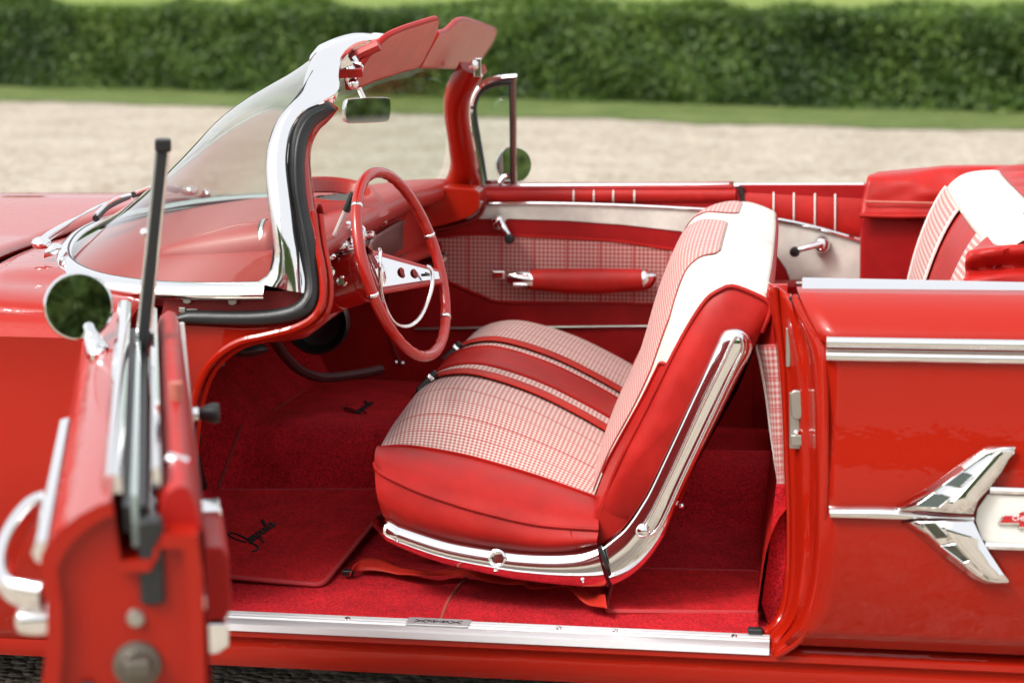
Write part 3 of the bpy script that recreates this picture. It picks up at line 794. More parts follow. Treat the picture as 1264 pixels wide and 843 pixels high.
# black weatherstrip, two runs in one rubber
ws = [((409, 129), (414, 134)), ((399.6, 126), (401, 147)), ((376, 136), (389, 157)), ((361.5, 156), (380, 176)), ((355, 186), (376.5, 202)), ((354, 226), (379, 240)), ((358.5, 260), (384, 268)), ((364, 290), (389.5, 290)), ((370, 320), (394, 325)), ((375, 346), (396, 350)), ((374, 362), (395, 368)), ((366, 373), (386, 385)), ((349, 380), (365, 396.5)), ((315, 384), (332, 401)), ((280, 384.5), (290, 401.5)), ((249, 384), (252, 400.5)), ((229, 385), (228, 399.5)), ((205, 394), (206, 400))]
wy = [-.70, -.71, -.74, -.765, -.79, -.81, -.82, -.83, -.84, -.85, -.86, -.867, -.87, -.872, -.872, -.872, -.872, -.872]
b = M(); b.strip([(P(*l, y), P(*r, y + .012 if k < 11 else y)) for k, ((l, r), y) in enumerate(zip(ws, wy))], .012, (.2, -1, 0), 90, 11, .55, .01)
wst = b.build('weatherstrip', rubber, car, angle=60)
b = M()
b.tube(cr([P(l[0] * .55 + r[0] * .45, l[1] * .55 + r[1] * .45, y - .013) for (l, r), y in list(zip(ws, wy))[1:12]], 40), .003, 6); b.build('weatherstrip_lip', blackp, wst)
b = M(); b.tube(cr([P(l[0] - .5, l[1], y - .004) for (l, r), y in list(zip(ws, wy))[1:11]], 50), .0035, 8); b.build('weatherstrip_retainer', chrome, wst)
# red inner pillar edge
rd = [((414, 131), (418.5, 134)), ((401, 147), (405, 150)), ((389, 157), (394, 161)), ((380, 176), (385.5, 178)), ((376.5, 202), (383, 202)), ((379, 240), (387, 238)), ((384, 268), (391, 268)), ((389.5, 290), (396, 290)), ((394, 325), (401, 325)), ((396, 350), (403, 350)), ((394, 370), (401, 374)), ((384, 388), (390, 394)), ((364, 398), (368, 408)), ((332, 403), (338, 414))]
b = M(); b.strip([(P(*l, y + .006), P(*r, y + .05)) for (l, r), y in zip(rd, wy)], .004, (.5, -1, 0), 70, 6, .6, .012)
b.build('inner_pillar', paint, car, angle=60)
# far pillar, red inside face
fp = [((570, 84, .60), (601, 88, .63)), ((566, 92, .61), (595, 98, .64)), ((556, 108, .64), (585, 114, .67)), ((550, 124, .67), (580, 130, .70)), ((549, 142, .70), (579.5, 150, .73)), ((552, 165, .73), (583, 170, .76)), ((556, 190, .77), (587, 192, .80)), ((558, 210, .80), (590, 212, .83)), ((553, 226, .82), (594, 226, .85)), ((540, 238, .83), (596, 240, .86))]
b = M(); b.strip([(P(*a), P(*c)) for a, c in fp], .022, (0, -1, 0), 40, 9, .7, .03); fpil = b.build('far_pillar', paint, car, angle=60)
b = M(); b.ball(P(584, 81, .58), (.012, .012, .014)); b.box(P(590, 84, .6), (.02, .02, .05)); b.build('visor_bracket', chrome, fpil, bevel=.003)
# latch and visor bracket hardware at the near end of the header
b = M(); b.tube(PL([(430, 88), (433, 98), (437, 108)], -.50), [.009, .012, .009], 10); b.ball(P(432, 86, -.51), .012, 10); b.ball(P(436, 104, -.51), .012, 10); b.build('visor_bracket', chrome, frame)
b = M(); b.tube(PL([(428, 76), (450, 64), (468, 56)], -.47), .012, 8); b.build('header_latch', dashp, frame)
b = M(); b.tube(PL([(437, 70), (446, 84), (444, 90)], -.48), .006, 8); b.tube(PL([(425, 84), (436, 78), (446, 80)], -.49), .006, 8); b.build('latch_hook', chrome, frame)
b = M(); b.prism(PL([(424, 92), (432, 90), (434, 112), (426, 112)], -.49), (0, .02, 0)); b.build('latch_plate', darkred, frame, bevel=.002)

# ---- sun visors
def visor(pts, p0, tl, yw, name_label):
    n = V((math.cos(R(tl)) * math.cos(R(yw)), -math.cos(R(tl)) * math.sin(R(yw)), -math.sin(R(tl))))
    o = cr([PN(x, y, p0, n) for x, y in pts], 60, True)
    b = M(); b.prism(o, -n * .016); v = b.build('sun_visor', vin_soft, car, bevel=.004, segs=3)
    b = M(); b.tube([p - n * .008 for p in o], .0072, 8, closed=True); b.build('edge_binding', vin, v)
    v['label'] = name_label
    return n
v1 = [(440, 106), (440, 100), (444, 91), (455, 74), (463, 64.5), (480, 48), (499, 39), (520, 32), (540, 26), (542, 28), (540.5, 38), (536, 50), (528, 66), (518, 82.5), (500, 88), (482, 94), (462, 100.5), (448, 106.5), (443, 107.5)]
n1 = visor(v1, (-.27, -.5, 1.275), 30, 8, 'near coral visor, swung up')
v2 = [(521, 82.5), (528, 70), (535, 56), (540, 46), (546, 42.5), (553, 41.5), (558, 36), (566, 28.5), (575, 26.5), (592, 31), (611, 38.5), (613, 41), (611, 48), (603, 62), (594, 74.5), (588, 81), (582, 84), (560, 84), (535, 83.5)]
visor(v2, (-.21, 0, 1.295), 30, -4, 'far coral visor with a stepped top edge')
# interior mirror
n = V((1.013, -1.575, .028)).normalized(); p0 = V((-.34, -.02, 1.20))
mo = [PN(x, y, p0, n) for x, y in [(427, 125), (432, 122.5), (455, 121), (478, 120.5), (482, 123), (482.5, 136), (481, 148), (477, 150.5), (455, 152), (431, 152.5), (426, 149.5), (425, 138)]]
b = M(); b.prism(cr(mo, 40, True), -n * .02); rm = b.build('rear_view_mirror', chrome, car, bevel=.004)
cm = sum(mo, V()) / len(mo)
b = M(); b.prism(cr([cm + (p - cm) * .955 + n * .001 for p in mo], 40, True), n * .002); b.build('mirror_glass', mirror_m, rm)
b = M(); b.tube(cr([cm - n * .012 + V((0, 0, .015)), V((-.36, -.02, 1.27)), V((-.35, -.05, 1.33))], 10), .006, 8); b.build('mirror_stalk', chrome, rm)

# ---- wipers
def wiper(sg):
    def q(x, y, Y): p = P(x, y, Y); return V((p.x, p.y * sg, p.z))
    b = M(); c0 = V((-.935, -.60 * sg * 1.0, 0)); 
    b.strip([(q(47, 295, -.52), q(56, 303, -.52)), (q(60, 285, -.47), q(66, 294, -.47)), (q(80, 274, -.40), q(84, 281, -.40)), (q(95, 267, -.34), q(96.5, 270, -.34)), (q(120, 254, -.22), q(121, 257, -.22)), (q(143, 244, -.1), q(144, 246.5, -.1))], .008, (0, -.6, .8), 30, 6, .6, .006)
    w = b.build('wiper', chrome, car)
    b = M(); b.ball(q(51, 300, -.54), (.022, .02, .014), 12); b.strip([(q(58, 308, -.56), q(54, 317, -.57)), (q(66, 300, -.55), q(66, 314, -.56)), (q(78, 303, -.54), q(72, 311, -.55))], .006, (0, -.6, .8), 10, 5, .6, .008); b.build('wiper_pivot', chrome, w)
    b = M(); b.tube(cr([q(118, 270, -.30), q(130, 257, -.22), q(146, 248, -.12), q(158, 243, -.02)], 14), .008, 8); b.build('wiper_blade', rubber, w)
    b = M(); b.tube(cr([q(118, 266, -.30), q(130, 254, -.22), q(146, 245, -.12), q(160, 241, -.02)], 14), .005, 8); b.build('blade_holder', chrome, w)
wiper(1)
wiper(-1)

# ============================================================ DASHBOARD
def dsec(y):
    k = 1 - (abs(y) / .84) ** 3
    a = abs(y)
    fx = float(np.interp(a, [0, .22, .47, .65, .765, .825, .852, .862], [-.985, -.965, -.90, -.82, -.72, -.60, -.48, -.355])) + .006   # follows the screen's foot
    lift = .018 * math.exp(-((y + .05) / .55) ** 4)
    far = max(0, (y - .45) / .4); dn = .5 * max(0, a - .52) ** 2 if y < 0 else .15 * max(0, a - .6) ** 2
    s = [(fx, .908), (fx * .55 - .45 * .45, .93 + lift), (-.45, .952 + lift), (-.37, .962 + lift), (-.335, .958 + lift), (-.312, .945 + lift), (-.308, .925 + lift), (-.325, .905 + lift * .6), (-.36, .895), (-.372, .885), (-.378, .83), (-.38, .79), (-.365, .783), (-.352, .77), (-.36, .752), (-.42, .74), (-.55, .73)]
    s = [(x, z - dn * (1 if i < 7 else .3)) for i, (x, z) in enumerate(s)]
    if y < -.55: s = [(x, z if i < 7 else max(z, min(.90, z + 1.2 * (-y - .55)))) for i, (x, z) in enumerate(s)]
    if far: s = [(x + .05 * far * (1 if i > 2 else 0), z) for i, (x, z) in enumerate(s)]
    return s
b = M()
b.grid([cr([(x, y, z) for x, z in dsec(y)], 70) for y in np.linspace(-.845, .83, 70)])
b.quad(range(70))
dash = b.build('dashboard', dashp, car, angle=60)
# bright instrument strip and glovebox panel set in the face
b = M(); b.grid([[(-.366, y, .878), (-.372, y, .86), (-.374, y, .80)] for y in np.linspace(-.62, .12, 12)]); b.build('instrument_panel', silver, dash, solid=.004)
b = M(); b.grid([[(-.362 + .05 * max(0, (y - .45) / .4), y, .878), (-.370 + .05 * max(0, (y - .45) / .4), y, .86), (-.371 + .05 * max(0, (y - .45) / .4), y, .80)] for y in np.linspace(.135, .52, 8)]); b.build('glovebox_door', silver, dash, solid=.004)
b = M(); b.lathe(P(459, 273, .12), (1, -.1, .1), [(0, .02), (.012, .02), (.016, .014), (.035, .012), (.037, 0)], 18); b.build('radio_knob', chrome, dash)
def knob(x, y, Y, r, dep=.03):
    b = M(); c = P(x, y, Y); b.lathe(c, (1, -.1, .15), [(-.01, r * 1.5), (0, r * 1.5), (.004, r), (dep, r * .9), (dep + .004, r * .6), (dep + .004, 0)], 20); b.build('control_knob', chrome, dash)
knob(433, 291, -.30, .022); knob(437, 293, -.28, .010, .045); knob(420, 300, -.33, .014); knob(427, 303, -.32, .008, .04); knob(412, 305, -.38, .012); knob(424, 309, -.34, .007, .03)
b = M()
for i in range(5): b.tube(PL([(402, 318 - i * 4), (436, 293 - i * 4.2)], -.34), .0022, 6)
b.build('instrument_bezel', chrome, dash)
b = M(); b.tube(PL([(413, 309), (434, 295)], -.335), .010, 10); b.build('heater_lever', blackp, dash)
for z_, x_ in ((.884, -.366), (.786, -.362)):
    b = M(); b.tube([(x_ + .05 * max(0, (y - .45) / .4), y, z_) for y in np.linspace(-.62, .54, 30)], .0028, 6); b.build('dash_moulding', chrome, dash)
# hooded speaker grille on top, in the middle
cg = V((-.43, .03, .985))
b = M(); oval = [cg + V((.085 * math.cos(a), .20 * math.sin(a), .038 * (1 - .9 * math.cos(a)) / 1.9)) for a in np.linspace(0, 2 * math.pi, 49)[:-1]]
rows = []
for p in oval:
    o = (p - cg); o.z = 0; o.normalize()
    rows.append([p + o * .045 - V((0, 0, .04)), p + o * .026 - V((0, 0, .010)), p + o * .010 + V((0, 0, .004)), p - o * .004 + V((0, 0, .003)), p - o * .010 - V((0, 0, .008)), p - o * .02 - V((0, 0, .03))])
b.grid(rows, closeu=True); b.build('speaker_hood', dashp, dash, angle=60)
b = M()
for i in range(15):
    y_ = -.16 + .32 * i / 14; w_ = .075 * math.sqrt(max(.02, 1 - (y_ / .2) ** 2))
    b.box(cg + V((0, y_, -.010)), (w_ * 1.7, .009, .006))
b.build('speaker_grille', mat('dark_grille', (.10, .09, .09), .5, .8), dash, bevel=.002)
b = M(); b.box(cg + V((0, 0, -.018)), (.15, .34, .012)); b.build('speaker_well', blackp, dash)
# two tapering gauge pods
def pod(y, x0, x1, r):
    b = M(); rows = []
    for i in range(16):
        f = i / 15; x = x0 + (x1 - x0) * f; rr = r * (0.25 + .75 * f ** .6)
        rows.append([(x, y + rr * math.cos(a), .928 + .030 * f + rr * math.sin(a) * .95) for a in np.linspace(-.35, math.pi + .35, 18)])
    b.grid(rows); p = b.build('gauge_pod', dashp, dash, angle=70, solid=.006)
    b = M(); b.lathe((x1 - .03, y, .958), (1, 0, .1), [(0, r * .9), (.004, r * .9), (.01, r * .8), (.006, 0)], 24); b.build('gauge', blackp, p)
    b = M(); b.lathe((x1 - .026, y, .958), (1, 0, .1), [(0, r * .93), (.006, r * .93), (.006, r * .8)], 24, caps=False); b.build('gauge_bezel', chrome, p)
pod(-.60, -.66, -.40, .056)
pod(-.24, -.62, -.40, .050)
b = M(); b.loft([[(-.72, y, .925), (-.60, y, .965 - .02 * abs(y + .39)), (-.50, y, .99), (-.43, y, .995 - .3 * (y + .39) ** 2), (-.415, y, .97)] for y in np.linspace(-.53, -.25, 9)], 18, 16); b.build('cluster_hood', dashp, dash, solid=.01)
b = M(); b.lathe(P(568, 248, .80), (1, -1, 0), [(0, .008), (.004, .007), (.006, 0)], 12); b.build('dash_screw', chrome, dash)
# far end cap of the dash, wrapping into the door line
endc = [(497, 236), (520, 231), (560, 231.5), (586, 234), (592, 240), (592, 252), (588, 262), (575, 270), (552, 277), (525, 283), (508, 285), (497, 283)]
b = M(); b.prism(cr(PL(endc, .70), 50, True), (0, .09, 0)); b.build('dash_end_cap', paint, dash, bevel=.012, segs=4)
b = M(); b.tube(cr(P3([(597, 236, .80), (598, 250, .80), (593, 264, .80), (578, 274, .80), (552, 281, .80), (520, 288, .80), (500, 296, .80)]), 24), .006, 8); b.build('dash_seal', darkred, dash)
# dark space under the dash: heater hose ring, column brace, loom
b = M(); b.lathe(P(392, 398, .10), (.15, -1, .1), [(-.02, .0), (0, .04), (.004, .055), (.02, .066), (.03, .072), (.02, .078), (-.03, .078)], 30); b.build('under_dash_blower', blackp, car)
b = M()
for k in range(6): b.tube(cr([P(250 + k * 6, 452 - k * 5, -.70), P(272, 432 - k * 2, -.66 + k * .02), P(300, 424 + k * 2, -.6), P(330 - k * 4, 418 - k, -.55)], 10), .008, 6)
b.ball(P(262, 448, -.66), (.03, .03, .014), 10); b.ball(P(300, 430, -.62), (.055, .03, .018), 12)
b.build('wiring_loom', blackp, car)
b = M(); b.tube(cr(P3([(336, 416, -.2), (352, 440, -.1), (372, 458, 0), (400, 466, .1), (440, 462, .2), (470, 456, .3)]), 24), .012, 8); b.build('tunnel_duct', mat('dark_duct', (.05, .004, .005), .7), car)
# pedals
b = M(); b.prism([P(x, y, -.60) for x, y in [(231, 518), (244, 522), (250, 536), (250, 548), (243, 555), (231, 556)]], (-.02, .008, 0)); pd = b.build('brake_pedal', rubber, car, bevel=.004)
b = M(); b.tube(P3([(238, 550, -.58), (244, 580, -.5), (250, 600, -.45)]), .012, 8); b.build('pedal_arm', blackp, pd)
b = M(); b.prism([P(x, y, -.45) for x, y in [(232, 560), (246, 575), (256, 598), (248, 612), (232, 612)]], (-.02, .01, 0)); b.build('accelerator_pedal', rubber, car, bevel=.004)

# ============================================================ STEERING
cw = P(497, 326, -.38)
nw = V((.937, -.165, .309)).normalized()
hw = V((-nw.y, nw.x, 0)).normalized(); hw = hw if hw.y > 0 else -hw
kw = nw.cross(hw); kw = kw if kw.z > 0 else -kw
def WP(a, c_, n=0): return cw + hw * a + kw * c_ + nw * n
b = M(); RW = .206; rows = []
for i in range(180):
    th = 2 * math.pi * i / 180
    o = hw * math.cos(th) + kw * math.sin(th)
    seg = abs(math.sin(th * 2)) 
    grip = math.sin(th * 38)
    row = []
    for k in range(14):
        ph = 2 * math.pi * k / 14
        r = .0122
        inn = max(0, -math.cos(ph))
        r2 = r * (1 - .16 * inn * (.5 + .5 * grip) * (1 if seg > .35 else 0))
        row.append(cw + o * (RW + r2 * math.cos(ph)) + nw * r2 * 1.0 * math.sin(ph))
    rows.append(row)
b.grid(rows, closeu=True, closev=True)
sw = b.build('steering_wheel', wheelm, car, angle=80)
for deg in (28, 152, 208, 332):
    th = R(deg) - R(17); b = M(); o = hw * math.cos(th) + kw * math.sin(th); tt = -hw * math.sin(th) + kw * math.cos(th)
    c0 = cw + o * RW; b.lathe(c0 - tt * .004, tt, [(0, .0128), (.008, .0128)], 20, caps=False); b.build('rim_band', chrome, sw, solid=.001)
# spoke plate (turned a little, far side lower)
ang = R(-17)
def SP(a, c_, n=0):
    n -= .068 * max(0, 1 - abs(a) / .19)
    return WP(a * math.cos(ang) - c_ * math.sin(ang), a * math.sin(ang) + c_ * math.cos(ang), n)
def outl(L_, w0, w1):
    xs_ = np.linspace(-L_, L_, 15)
    wd = [w1 + (w0 - w1) * (1 - abs(x) / L_) ** 1.1 for x in xs_]
    return [(x, -w) for x, w in zip(xs_, wd)] + [(x, w) for x, w in zip(xs_[::-1], wd[::-1])]
def bar(L_, w0, w1, n0, n1):
    b = M(); rows = []
    for x in np.linspace(-L_, L_, 21):
        w = w1 + (w0 - w1) * (1 - abs(x) / L_) ** 1.1
        rows.append([SP(x, -w, n0), SP(x, -w, n1), SP(x, -w * .5, n1), SP(x, 0, n1), SP(x, w * .5, n1), SP(x, w, n1), SP(x, w, n0)])
    b.grid(rows, closev=True); return b
b = bar(.197, .052, .018, -.014, .006); b.build('spoke', wheelm, sw, bevel=.007, segs=3)
b = bar(.178, .037, .009, .005, .010); pn_ = b.build('spoke_plate', chrome, sw, bevel=.0015)
for x in (-.105, -.068, .068, .105):
    b = M(); b.lathe(SP(x, 0, .0105), nw, [(0, .0145 - abs(x) * .03), (.002, .0115 - abs(x) * .03), (.001, 0)], 18); b.build('spoke_hole', darkred, pn_)
b = M(); b.box((0, 0, 0), (.03, .006, .003), None)
mrot = Matrix((hw * math.cos(ang) + kw * math.sin(ang), -hw * math.sin(ang) + kw * math.cos(ang), nw)).transposed()
b = M(); b.box(SP(.145, .0, .011), (.034, .006, .002), mrot); b.build('spoke_slot', blackp, pn_)
b = M(); b.lathe(cw, nw, [(-.12, .05), (-.085, .056), (-.07, .05), (-.066, .045), (-.064, .03), (-.063, 0)], 32); hub = b.build('wheel_hub', wheelm, sw, angle=50)
b = M(); b.lathe(cw - nw * .062, nw, [(0, .036), (.006, .034), (.012, .02), (.014, 0)], 28); b.build('horn_button', chrome, hub)
def SPd(a, c_, n): return WP(a * math.cos(ang) - c_ * math.sin(ang), a * math.sin(ang) + c_ * math.cos(ang), n)
hq = [(.118, .012, .004), (.128, .004, .010), (.132, -.030, .004), (.112, -.076, -.012), (.078, -.110, -.022), (.029, -.129, -.03)]
hr = [SPd(*q) for q in hq] + [SPd(-a, c_, n) for a, c_, n in hq[::-1]]
b = M(); b.tube(cr(hr, 60), .0038, 10, flat=1.2); b.build('horn_ring', chrome, sw)
# column
dirc = -nw
b = M(); b.lathe(cw - nw * .10, dirc, [(0, .058), (.05, .060), (.052, .056), (.058, .056), (.06, .060), (.20, .062), (.5, .062)], 32); col_ = b.build('steering_column', wheelm, car, angle=40)
b = M(); b.tube(cr([P(404, 316, -.45), P(412, 294, -.46), P(428, 258, -.48)], 10), [.006] * 10, 8); lever = b.build('turn_signal_lever', mat('satin_lever', (.75, .75, .74), .3, .5), col_)
b = M(); b.tube(PL([(427, 261), (432, 250), (437, 238)], -.48), [.008, .009, .0085], 10); b.build('lever_grip', blackp, lever)
b = M(); b.ball(P(406, 317, -.44), (.016, .012, .010), 12); b.build('lever_boss', chrome, col_)
b = M(); b.lathe(P(405, 335, -.46), (.5, -1, 0), [(0, .014), (.012, .012), (.014, 0)], 14); b.box(P(406, 341, -.47), (.006, .03, .02)); b.build('ignition_key', chrome, col_)
b = M(); b.lathe(P(421, 347, -.45), (.4, -1, .1), [(0, .012), (.012, .012), (.016, .008), (.016, 0)], 16); b.build('column_knob', chrome, col_)

# ============================================================ FRONT BENCH SEAT
# the cushion: profile curves front to back at several stations across the car
def prof(pts): return [V(p) for p in pts]
pipe = P3([(462, 571, -.755), (469, 584, -.757), (509, 604, -.757), (553, 620, -.757), (597, 633, -.757), (664, 648, -.757), (739, 654, -.755)])
seam = P3([(469, 553, -.60), (500, 551.5, -.60), (531, 555, -.60), (564, 561, -.60), (597, 569, -.60), (664, 589, -.60), (739, 616, -.60)])
low = P3([(473, 637, -.745), (491, 650, -.75), (520, 660, -.75), (553, 668, -.75), (615, 679, -.75), (686, 684, -.75), (739, 674, -.75)])
def midp(y):
    k = 1 - (abs(y) / .8) ** 4
    return [V((-.205, y, .52 + .02 * k)), V((-.165, y, .560 + .03 * k)), V((-.10, y, .576 + .036 * k)), V((-.03, y, .570 + .038 * k)), V((.08, y, .54 + .034 * k)), V((.19, y, .49 + .032 * k)), V((.30, y, .43 + .03 * k))]
def lerpc(a, c, t): return [p.lerp(q, t) for p, q in zip(a, c)]
st = {-.60: seam, -.45: lerpc(seam, midp(-.4), .7), -.3: midp(-.3), 0: midp(0), .3: midp(.3), .6: midp(.6), .70: [p + V((.006, 0, -.012)) for p in midp(.70)]}
for k_ in (-.45,):
    for p in st[k_]: p.y = k_
edge_far = [p + V((.012, .735 - p.y, -.05)) for p in midp(.72)]
low_far = [V((p.x, .735, p.z)) for p in low]
ys = sorted(st)
bulge = [p.lerp(q, .45) + V((-.002, -.016, .0)) for p, q in zip(low, pipe)]
shoulder = [p.lerp(q, .22) + V((0, -.004, .017)) for p, q in zip(pipe, seam)]
NA = 40
def strip_between(lists, nu):
    r = [cr(l, NA) for l in lists]
    cols = [cr([r[i][j] for i in range(len(r))], nu) for j in range(NA)]
    return [[cols[j][i] for j in range(NA)] for i in range(nu)]
b = M(); b.grid(strip_between([low, bulge, pipe], 14))
b.grid(strip_between([pipe, shoulder, [p.lerp(q, .6) + V((0, 0, .017)) for p, q in zip(pipe, seam)], seam], 20))
seat = b.build('front_seat', vin, car, angle=65)
b = M(); b.grid(strip_between([st[.70], edge_far, low_far], 12)); b.build('seat_end', vin, seat, angle=65)
# front face down to the floor rail
mid_rows = strip_between([st[k] for k in ys], 90)
b = M(); rows = []
for r in mid_rows:
    p = r[0]; rows.append([p, p + V((-.006, 0, -.03)), p + V((.0, 0, -.08)), V((-.165, p.y, .42)), V((-.15, p.y, .36))])
b.grid(rows); b.build('seat_front', vin, seat, angle=70)
# cloth, split across the car into plaid / red centre / plaid
def band(y0, y1, name, m, up=0.0, nu=24, uoff=0):
    lists = []
    for i in range(nu):
        y = y0 + (y1 - y0) * i / (nu - 1)
        f = (y - ys[0]) / (ys[-1] - ys[0])
        # find rows by y at mid index
        j = 0
        while j < len(mid_rows) - 2 and mid_rows[j + 1][20].y < y: j += 1
        t_ = (y - mid_rows[j][20].y) / max(1e-6, mid_rows[j + 1][20].y - mid_rows[j][20].y)
        lists.append([p.lerp(q, max(0, min(1, t_))) + V((0, 0, up)) for p, q in zip(mid_rows[j], mid_rows[j + 1])])
    b = M(); b.grid(lists); b.uv = [(u_ + uoff, v_) for u_, v_ in b.uv]
    return b.build(name, m, seat, angle=80), lists
band(-.60, -.075, 'plaid_panel', pl_seat, 0, 44)
band(-.075, .135, 'centre_panel', vin, .004, 14)
band(.135, .70, 'plaid_panel', pl_seat, 0, 44)
for y in (-.075, .135):
    _, l_ = band(y - .001, y + .001, 'tmp', vin, .003, 2); bpy.data.objects.remove(_)
    b = M(); b.tube(l_[0], .0042, 6); b.build('piping', vin, seat)
_, l_ = band(-.6, -.598, 'tmp', vin, .002, 2); bpy.data.objects.remove(_)
b = M(); b.tube(l_[0], .0035, 6); b.build('piping', vin, seat)
b = M(); b.tube([p + V((0, -.002, .002)) for p in cr(pipe, 40)], .0042, 8); b.build('piping', vin, seat)
b = M(); b.tube(P3([(704, 654, -.758), (706, 664, -.765), (712, 676, -.762)]), .0018, 6); b.build('stitching', trimred, seat)
# lap belts lying on the cushion, with hanging buckles
for y0, bx, by in ((-.20, 532, 467), (.225, 563, 430)):
    _, l_ = band(y0 - .027, y0 + .027, 'seat_belt', strapm, .006, 6)
    bpy.data.objects.remove(_)
    l2 = [r[1:] for r in l_]
    b = M(); b.grid(l2); sb = b.build('seat_belt', strapm, seat, solid=.003, soff=1)
    a = sum((r[1] for r in l2), V()) / len(l2)
    c1 = P(bx, by, y0 - .02); c2 = P(bx - 13, by + 14, y0 - .03)
    dd = (c2 - c1).normalized(); sd_ = V((.25, .95, .1)); sd_ = (sd_ - dd * sd_.dot(dd)).normalized(); nn = dd.cross(sd_)
    rm_ = Matrix((dd, sd_, nn)).transposed()
    b = M(); b.box(c1.lerp(c2, .35), (.062, .034, .016), rm_); bk = b.build('buckle', blackp, sb, bevel=.004)
    b = M(); b.box(c1.lerp(c2, .0) + nn * 0, (.012, .036, .020), rm_); b.build('buckle_end', chrome, bk, bevel=.004)
    b = M(); b.box(c1.lerp(c2, -.06), (.014, .03, .014), rm_); b.build('buckle_slot', blackp, bk)
    b = M(); b.tube([c1.lerp(c2, .8), c2, c2 + V((-.01, 0, -.03))], .012, 8, flat=.5); b.build('belt_tail', rubber, sb)
# bright lower rail
lt = [(471, 634), (481, 641), (491, 647), (553, 667), (615, 678), (650, 682), (686, 683), (715, 681), (730, 677), (737, 674)]
lb = [(472, 656), (478, 664), (486, 671), (544, 694), (615, 711), (650, 717), (686, 721.5), (715, 724), (738, 725), (752, 724)]
b = M(); b.strip([((P(*a, -.70) if i == 0 else P(*a, -.762)), (P(*c, -.70) if i == 0 else P(*c, -.752))) for i, (a, c) in enumerate(zip(lt, lb))], .020, (0, -1, .2), 50, 13, .55, .02)
rail = b.build('seat_rail', chrome, seat, angle=60)
b = M(); b.lathe(P(614, 688, -.784), (0, -1, .15), [(0, .018), (.006, .018), (.008, .014), (.002, .012), (.001, .0)], 24); b.build('rail_plug', chrome, rail)
for x, y in ((612, 704), (719, 718), (490, 668)):
    b = M(); b.ball(P(x, y, -.776), .005, 8); b.build('rail_screw', chrome, rail)
b = M(); b.box((.06, 0.05, .31), (.40, 1.1, .06)); b.build('seat_base', blackp, seat)
# ---- backrest
fr = P3([(740, 640, -.725), (760, 580, -.735), (800, 500, -.735), (840, 420, -.735), (870, 372, -.735), (890, 357, -.735), (905, 353, -.735)])
rr = P3([(822, 640, -.735), (860, 570, -.735), (905, 480, -.735), (940, 410, -.735), (951, 384, -.735), (948, 372, -.735), (930, 362, -.735)])
side_out = fr + rr[::-1]
b = M(); so = cr(side_out, 80, True)
cs = sum(so, V()) / len(so)
b.grid([so, [cs.lerp(p, .86) + V((0, -.016, 0)) for p in so], [cs.lerp(p, .5) + V((0, -.026, 0)) for p in so], [cs + V((0, -.028, 0)) for p in so]], closev=True)
sof = [V((p.x, .735, p.z)) for p in so]
csf = V((cs.x, .735, cs.z)); bf_ = M(); bf_.grid([sof, [csf.lerp(p, .86) + V((0, .016, 0)) for p in sof], [csf + V((0, .02, 0)) for p in sof]], closev=True)
back = b.build('backrest', vin, seat, angle=65); bf_.build('backrest_end', vin, back, angle=65)
b = M(); b.prism(PL([(733, 632), (756, 588), (800, 560), (815, 600), (775, 655), (742, 678), (730, 676)], -.735), (0, .30, 0)); b.build('backrest_hinge_cover', vin, back, bevel=.006)
# front + top surface S(u,v): v runs up the front and over the top
crest = fr + [rr[-1], rr[-2], rr[-3]]
def bsec(y):
    k = 1 - (abs(y) / .735) ** 3.2
    out = []
    for i, p in enumerate(crest):
        w = (.05, .05, .055, .075, .084, .085, .08, .03, -.004, -.005)[i]
        out.append(V((p.x - w * k, y, p.z + .030 * k * (0, 0, 0, .6, 1, 1, .9, 1, .7, .2)[i])))
    return cr(out, 60)
BY = np.linspace(-.735, .735, 75)
BS = [bsec(y) for y in BY]
def bs(y, v):                       # v in 0..1
    f = (y + .735) / 1.47 * 74; i = max(0, min(73, int(f))); a = f - i
    g = v * 59; j = max(0, min(58, int(g))); c_ = g - j
    return (BS[i][j] * (1 - c_) + BS[i][j + 1] * c_) * (1 - a) + (BS[i + 1][j] * (1 - c_) + BS[i + 1][j + 1] * c_) * a
def bn_(y, v):
    e = .004
    du = bs(min(.735, y + e), v) - bs(max(-.735, y - e), v); dv = bs(y, min(1, v + .01)) - bs(y, max(0, v - .01))
    n = du.cross(dv).normalized()
    return n if n.x * -1 + n.z > 0 else -n
b = M(); b.grid(BS)
b.grid([[bs(y, 1), V((rr[2].x + .01, y, rr[2].z)), V((rr[0].x + .0, y, rr[0].z))] for y in BY])
b.build('backrest_cover', vin, back, angle=70)
def patch(lo, hi, v0, v1, lift, name, m, nu=16, nv=60):
    rows = []
    for i in range(nu):
        row = []
        for j in range(nv):
            v = v0 + (v1 - v0) * j / (nv - 1); y = lo(v) + (hi(v) - lo(v)) * i / (nu - 1)
            row.append(bs(y, v) + bn_(y, v) * lift)
        rows.append(row)
    b = M(); b.grid(rows); return b.build(name, m, back, angle=80, solid=.0015)
def ipl(*kv):
    def f(v):
        if v <= kv[0][0]: return kv[0][1]
        for (a, x), (c_, y) in zip(kv, kv[1:]):
            if v <= c_: return x + (y - x) * (v - a) / (c_ - a)
        return kv[-1][1]
    return f
